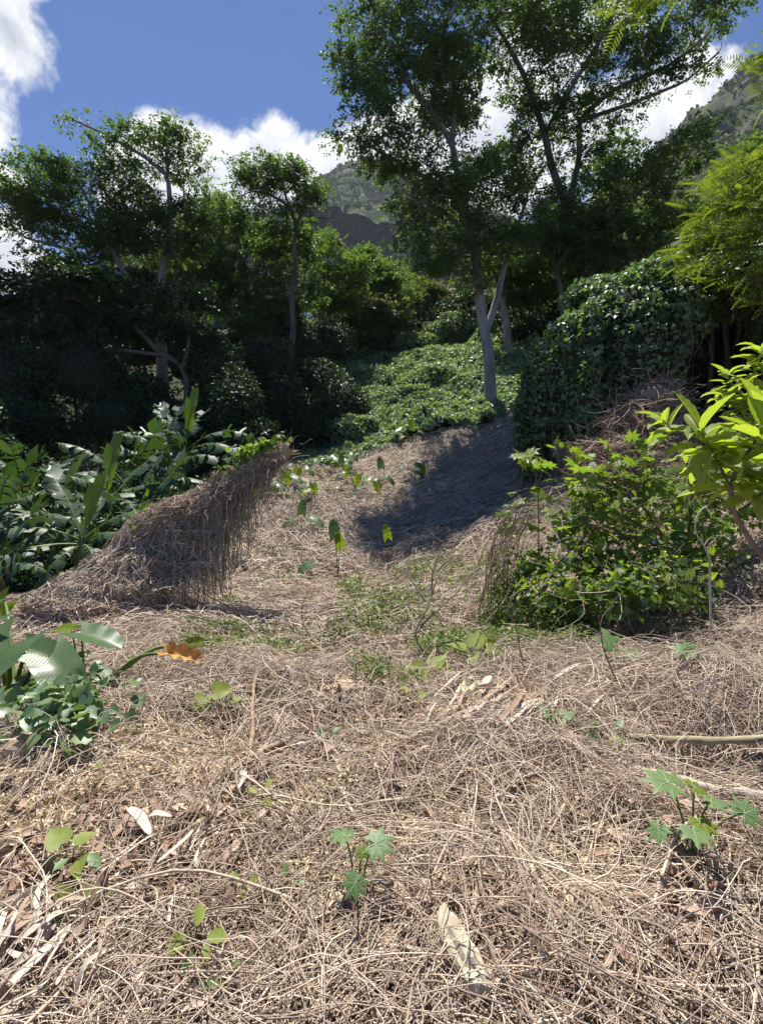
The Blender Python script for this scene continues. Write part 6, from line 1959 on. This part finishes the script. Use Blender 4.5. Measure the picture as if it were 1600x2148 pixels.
# ------------------------------------------------------------------ dry fronds, strips and wrappers
def strip_mesh(pts, wd_, fold=.25, k=10):
    pl = smooth_line(pts, k)
    t_ = nrm(np.gradient(pl, axis=0)); n1_ = nrm(np.cross(t_, [0, 0, 1.0]))
    tw = rng.normal() * .5
    up_ = np.cross(n1_, t_)
    ww = wd_ * np.sin(np.linspace(.25, np.pi - .12, k)) ** .6
    side = n1_ * math.cos(tw) + up_ * math.sin(tw)
    a_ = pl + side * ww[:, None] + up_ * (fold * ww)[:, None]
    b_ = pl - side * ww[:, None] + up_ * (fold * ww)[:, None]
    v = np.stack([a_, pl, b_], 1)
    i = np.arange(3 * k).reshape(k, 3)
    return v.reshape(-1, 3), np.concatenate([np.stack([i[:-1, j], i[1:, j], i[1:, j + 1], i[:-1, j + 1]], -1) for j in (0, 1)])


def frond(name, label, strips, cat, mat='strip', mixmat=None, piece='leaflet'):
    b = gpix(*strips[0][0])
    root = thing(name, label, cat, b)
    for p0, p1, wpx, lift in strips:
        a_ = gpix(*p0); c_ = gpix(*p1)
        a_[2] += lift * .5 + .04; c_[2] += lift * rng.uniform(.3, .8) + .04
        m_ = (a_ + c_) / 2 + rng.normal(size=3) * .018 + [0, 0, .012]
        mb = MB(); mb.add(*strip_mesh([a_, m_, c_], wpx * a_[1] / F * rng.uniform(.22, .45)))
        mb.build(piece, M[mixmat if mixmat and rng.uniform() < .3 else mat], root)
    return root


frond('dry_palm_frond', 'dry palm frond of long bleached leaflets in the lower left corner', [((60, 2060), (200, 1960), 22, .05), ((175, 2010), (232, 1870), 20, .08), ((20, 2130), (150, 1985), 26, .06), ((0, 2040), (120, 1950), 20, .05), ((90, 1975), (210, 1915), 18, .05), ((-40, 2090), (60, 1990), 26, .05),
      ((120, 2120), (210, 2010), 16, .05), ((30, 1990), (100, 1900), 18, .04), ((160, 2140), (240, 2040), 14, .04), ((-30, 2000), (40, 1930), 20, .04), ((70, 2145), (130, 2070), 16, .04)] + [((int(40 + 70 * a_), int(2050 + 45 * b_)), (int(40 + 70 * a_ + 75 + 25 * c_), int(2050 + 45 * b_ - 85 + 20 * c_)), 15, .06) for a_, b_, c_ in np.random.default_rng(9).normal(size=(22, 3))], 'palm frond', 'strip', 'litter')
frond('dry_leaf_strips', 'bleached leaf strips fanned out on the litter below the bushy seedling', [((205, 1845), (300, 1795), 20, .05), ((215, 1865), (330, 1790), 14, .04), ((330, 1850), (405, 1775), 14, .05), ((345, 1840), (420, 1770), 10, .05), ((230, 1880), (290, 1850), 14, .04), ((310, 1870), (345, 1800), 12, .06), ((415, 1860), (432, 1790), 10, .04), ((355, 1985), (370, 1905), 14, .06)], 'dry leaf', 'strip')
frond('curled_dry_leaf', 'curled silvery dry leaf arching over the litter left of centre', [((270, 1745), (315, 1790), 26, .10), ((310, 1750), (360, 1755), 18, .05), ((505, 1650), (498, 1700), 16, .06)], 'dry leaf', 'strip')
frond('shredded_dry_leaf', 'shredded whitish banana leaf lying in the middle of the dry stems', [((955, 1515), (1050, 1455), 16, .04), ((970, 1530), (1040, 1490), 14, .05), ((1000, 1500), (1075, 1440), 18, .06), ((1040, 1545), (1100, 1470), 20, .06), ((1060, 1550), (1125, 1490), 16, .05), ((1030, 1570), (1070, 1520), 14, .04), ((1090, 1530), (1140, 1490), 14, .05), ((980, 1545), (1020, 1530), 24, .04), ((910, 1480), (970, 1425), 14, .04), ((930, 1450), (1000, 1400), 10, .03), ((1010, 1475), (1030, 1440), 16, .06), ((1085, 1500), (1150, 1465), 12, .05), ((1045, 1600), (1070, 1540), 14, .03), ((1110, 1520), (1165, 1500), 10, .03)] + [((int(1050 + 55 * a_), int(1510 + 28 * b_)), (int(1050 + 55 * a_ + 45 + 20 * c_), int(1510 + 28 * b_ - 38 + 14 * c_)), 9, .035) for a_, b_, c_ in np.random.default_rng(3).normal(size=(26, 3))], 'dry leaf', 'strip', 'litter')
frond('brown_dry_leaf', 'long brown dry leaf along the left edge above the palm frond', [((20, 2010), (95, 1900), 30, .03), ((60, 1950), (105, 1890), 20, .04), ((10, 1980), (30, 1920), 22, .03)], 'dry leaf', 'litter')


def crumple(name, label, px, py, s, mat):
    b = gpix(px, py)
    v, f = grid_leaf(8, 4, lambda t: .45, 0, .6, .5, .22, 2.3, int(px))
    v = v + .16 * np.stack([noise3(v, 3, 1), noise3(v, 3, 2), noise3(v, 3, 3)], -1)
    mb = MB(); mb.add(b + (v - [.5, 0, 0]) * s * b[1] / F + [0, 0, .05], f)
    return mb.build(name, M[mat], None, org=b, label=label, category='scrap')


crumple('crumpled_scrap', 'crumpled pale yellow scrap lying on the litter', 983, 1462, 40, 'pale_petal')
crumple('crumpled_scrap', 'crumpled cream white scrap right of the yellow one', 1022, 1462, 38, 'white_petal')

# ------------------------------------------------------------------ air between here and the mountain
zmin = float(gz.min()) - 1.5
hm = bpy.data.materials.new('haze_air')
hm.use_nodes = True
ht = NT(hm.node_tree)
pvn = ht.n('ShaderNodeVolumePrincipled')
pvn.inputs['Color'].default_value = (0.80, 0.88, 1.0, 1)
pvn.inputs['Density'].default_value = 0.00011
pvn.inputs['Anisotropy'].default_value = 0.2
ho = ht.n('ShaderNodeOutputMaterial')
ht.l(pvn.outputs[0], ho.inputs['Volume'])
hb = MB()
bx0, bx1, by0, by1, bz0, bz1 = -900, 900, -40, 1120, zmin, 600
hb.add([(x_, y_, z_) for x_ in (bx0, bx1) for y_ in (by0, by1) for z_ in (bz0, bz1)], [[0, 1, 3, 2], [4, 6, 7, 5], [0, 4, 5, 1], [2, 3, 7, 6], [0, 2, 6, 4], [1, 5, 7, 3]], 0, False)
hb.build('haze', hm, kind='stuff', label='thin bluish air haze over the whole valley', category='haze')
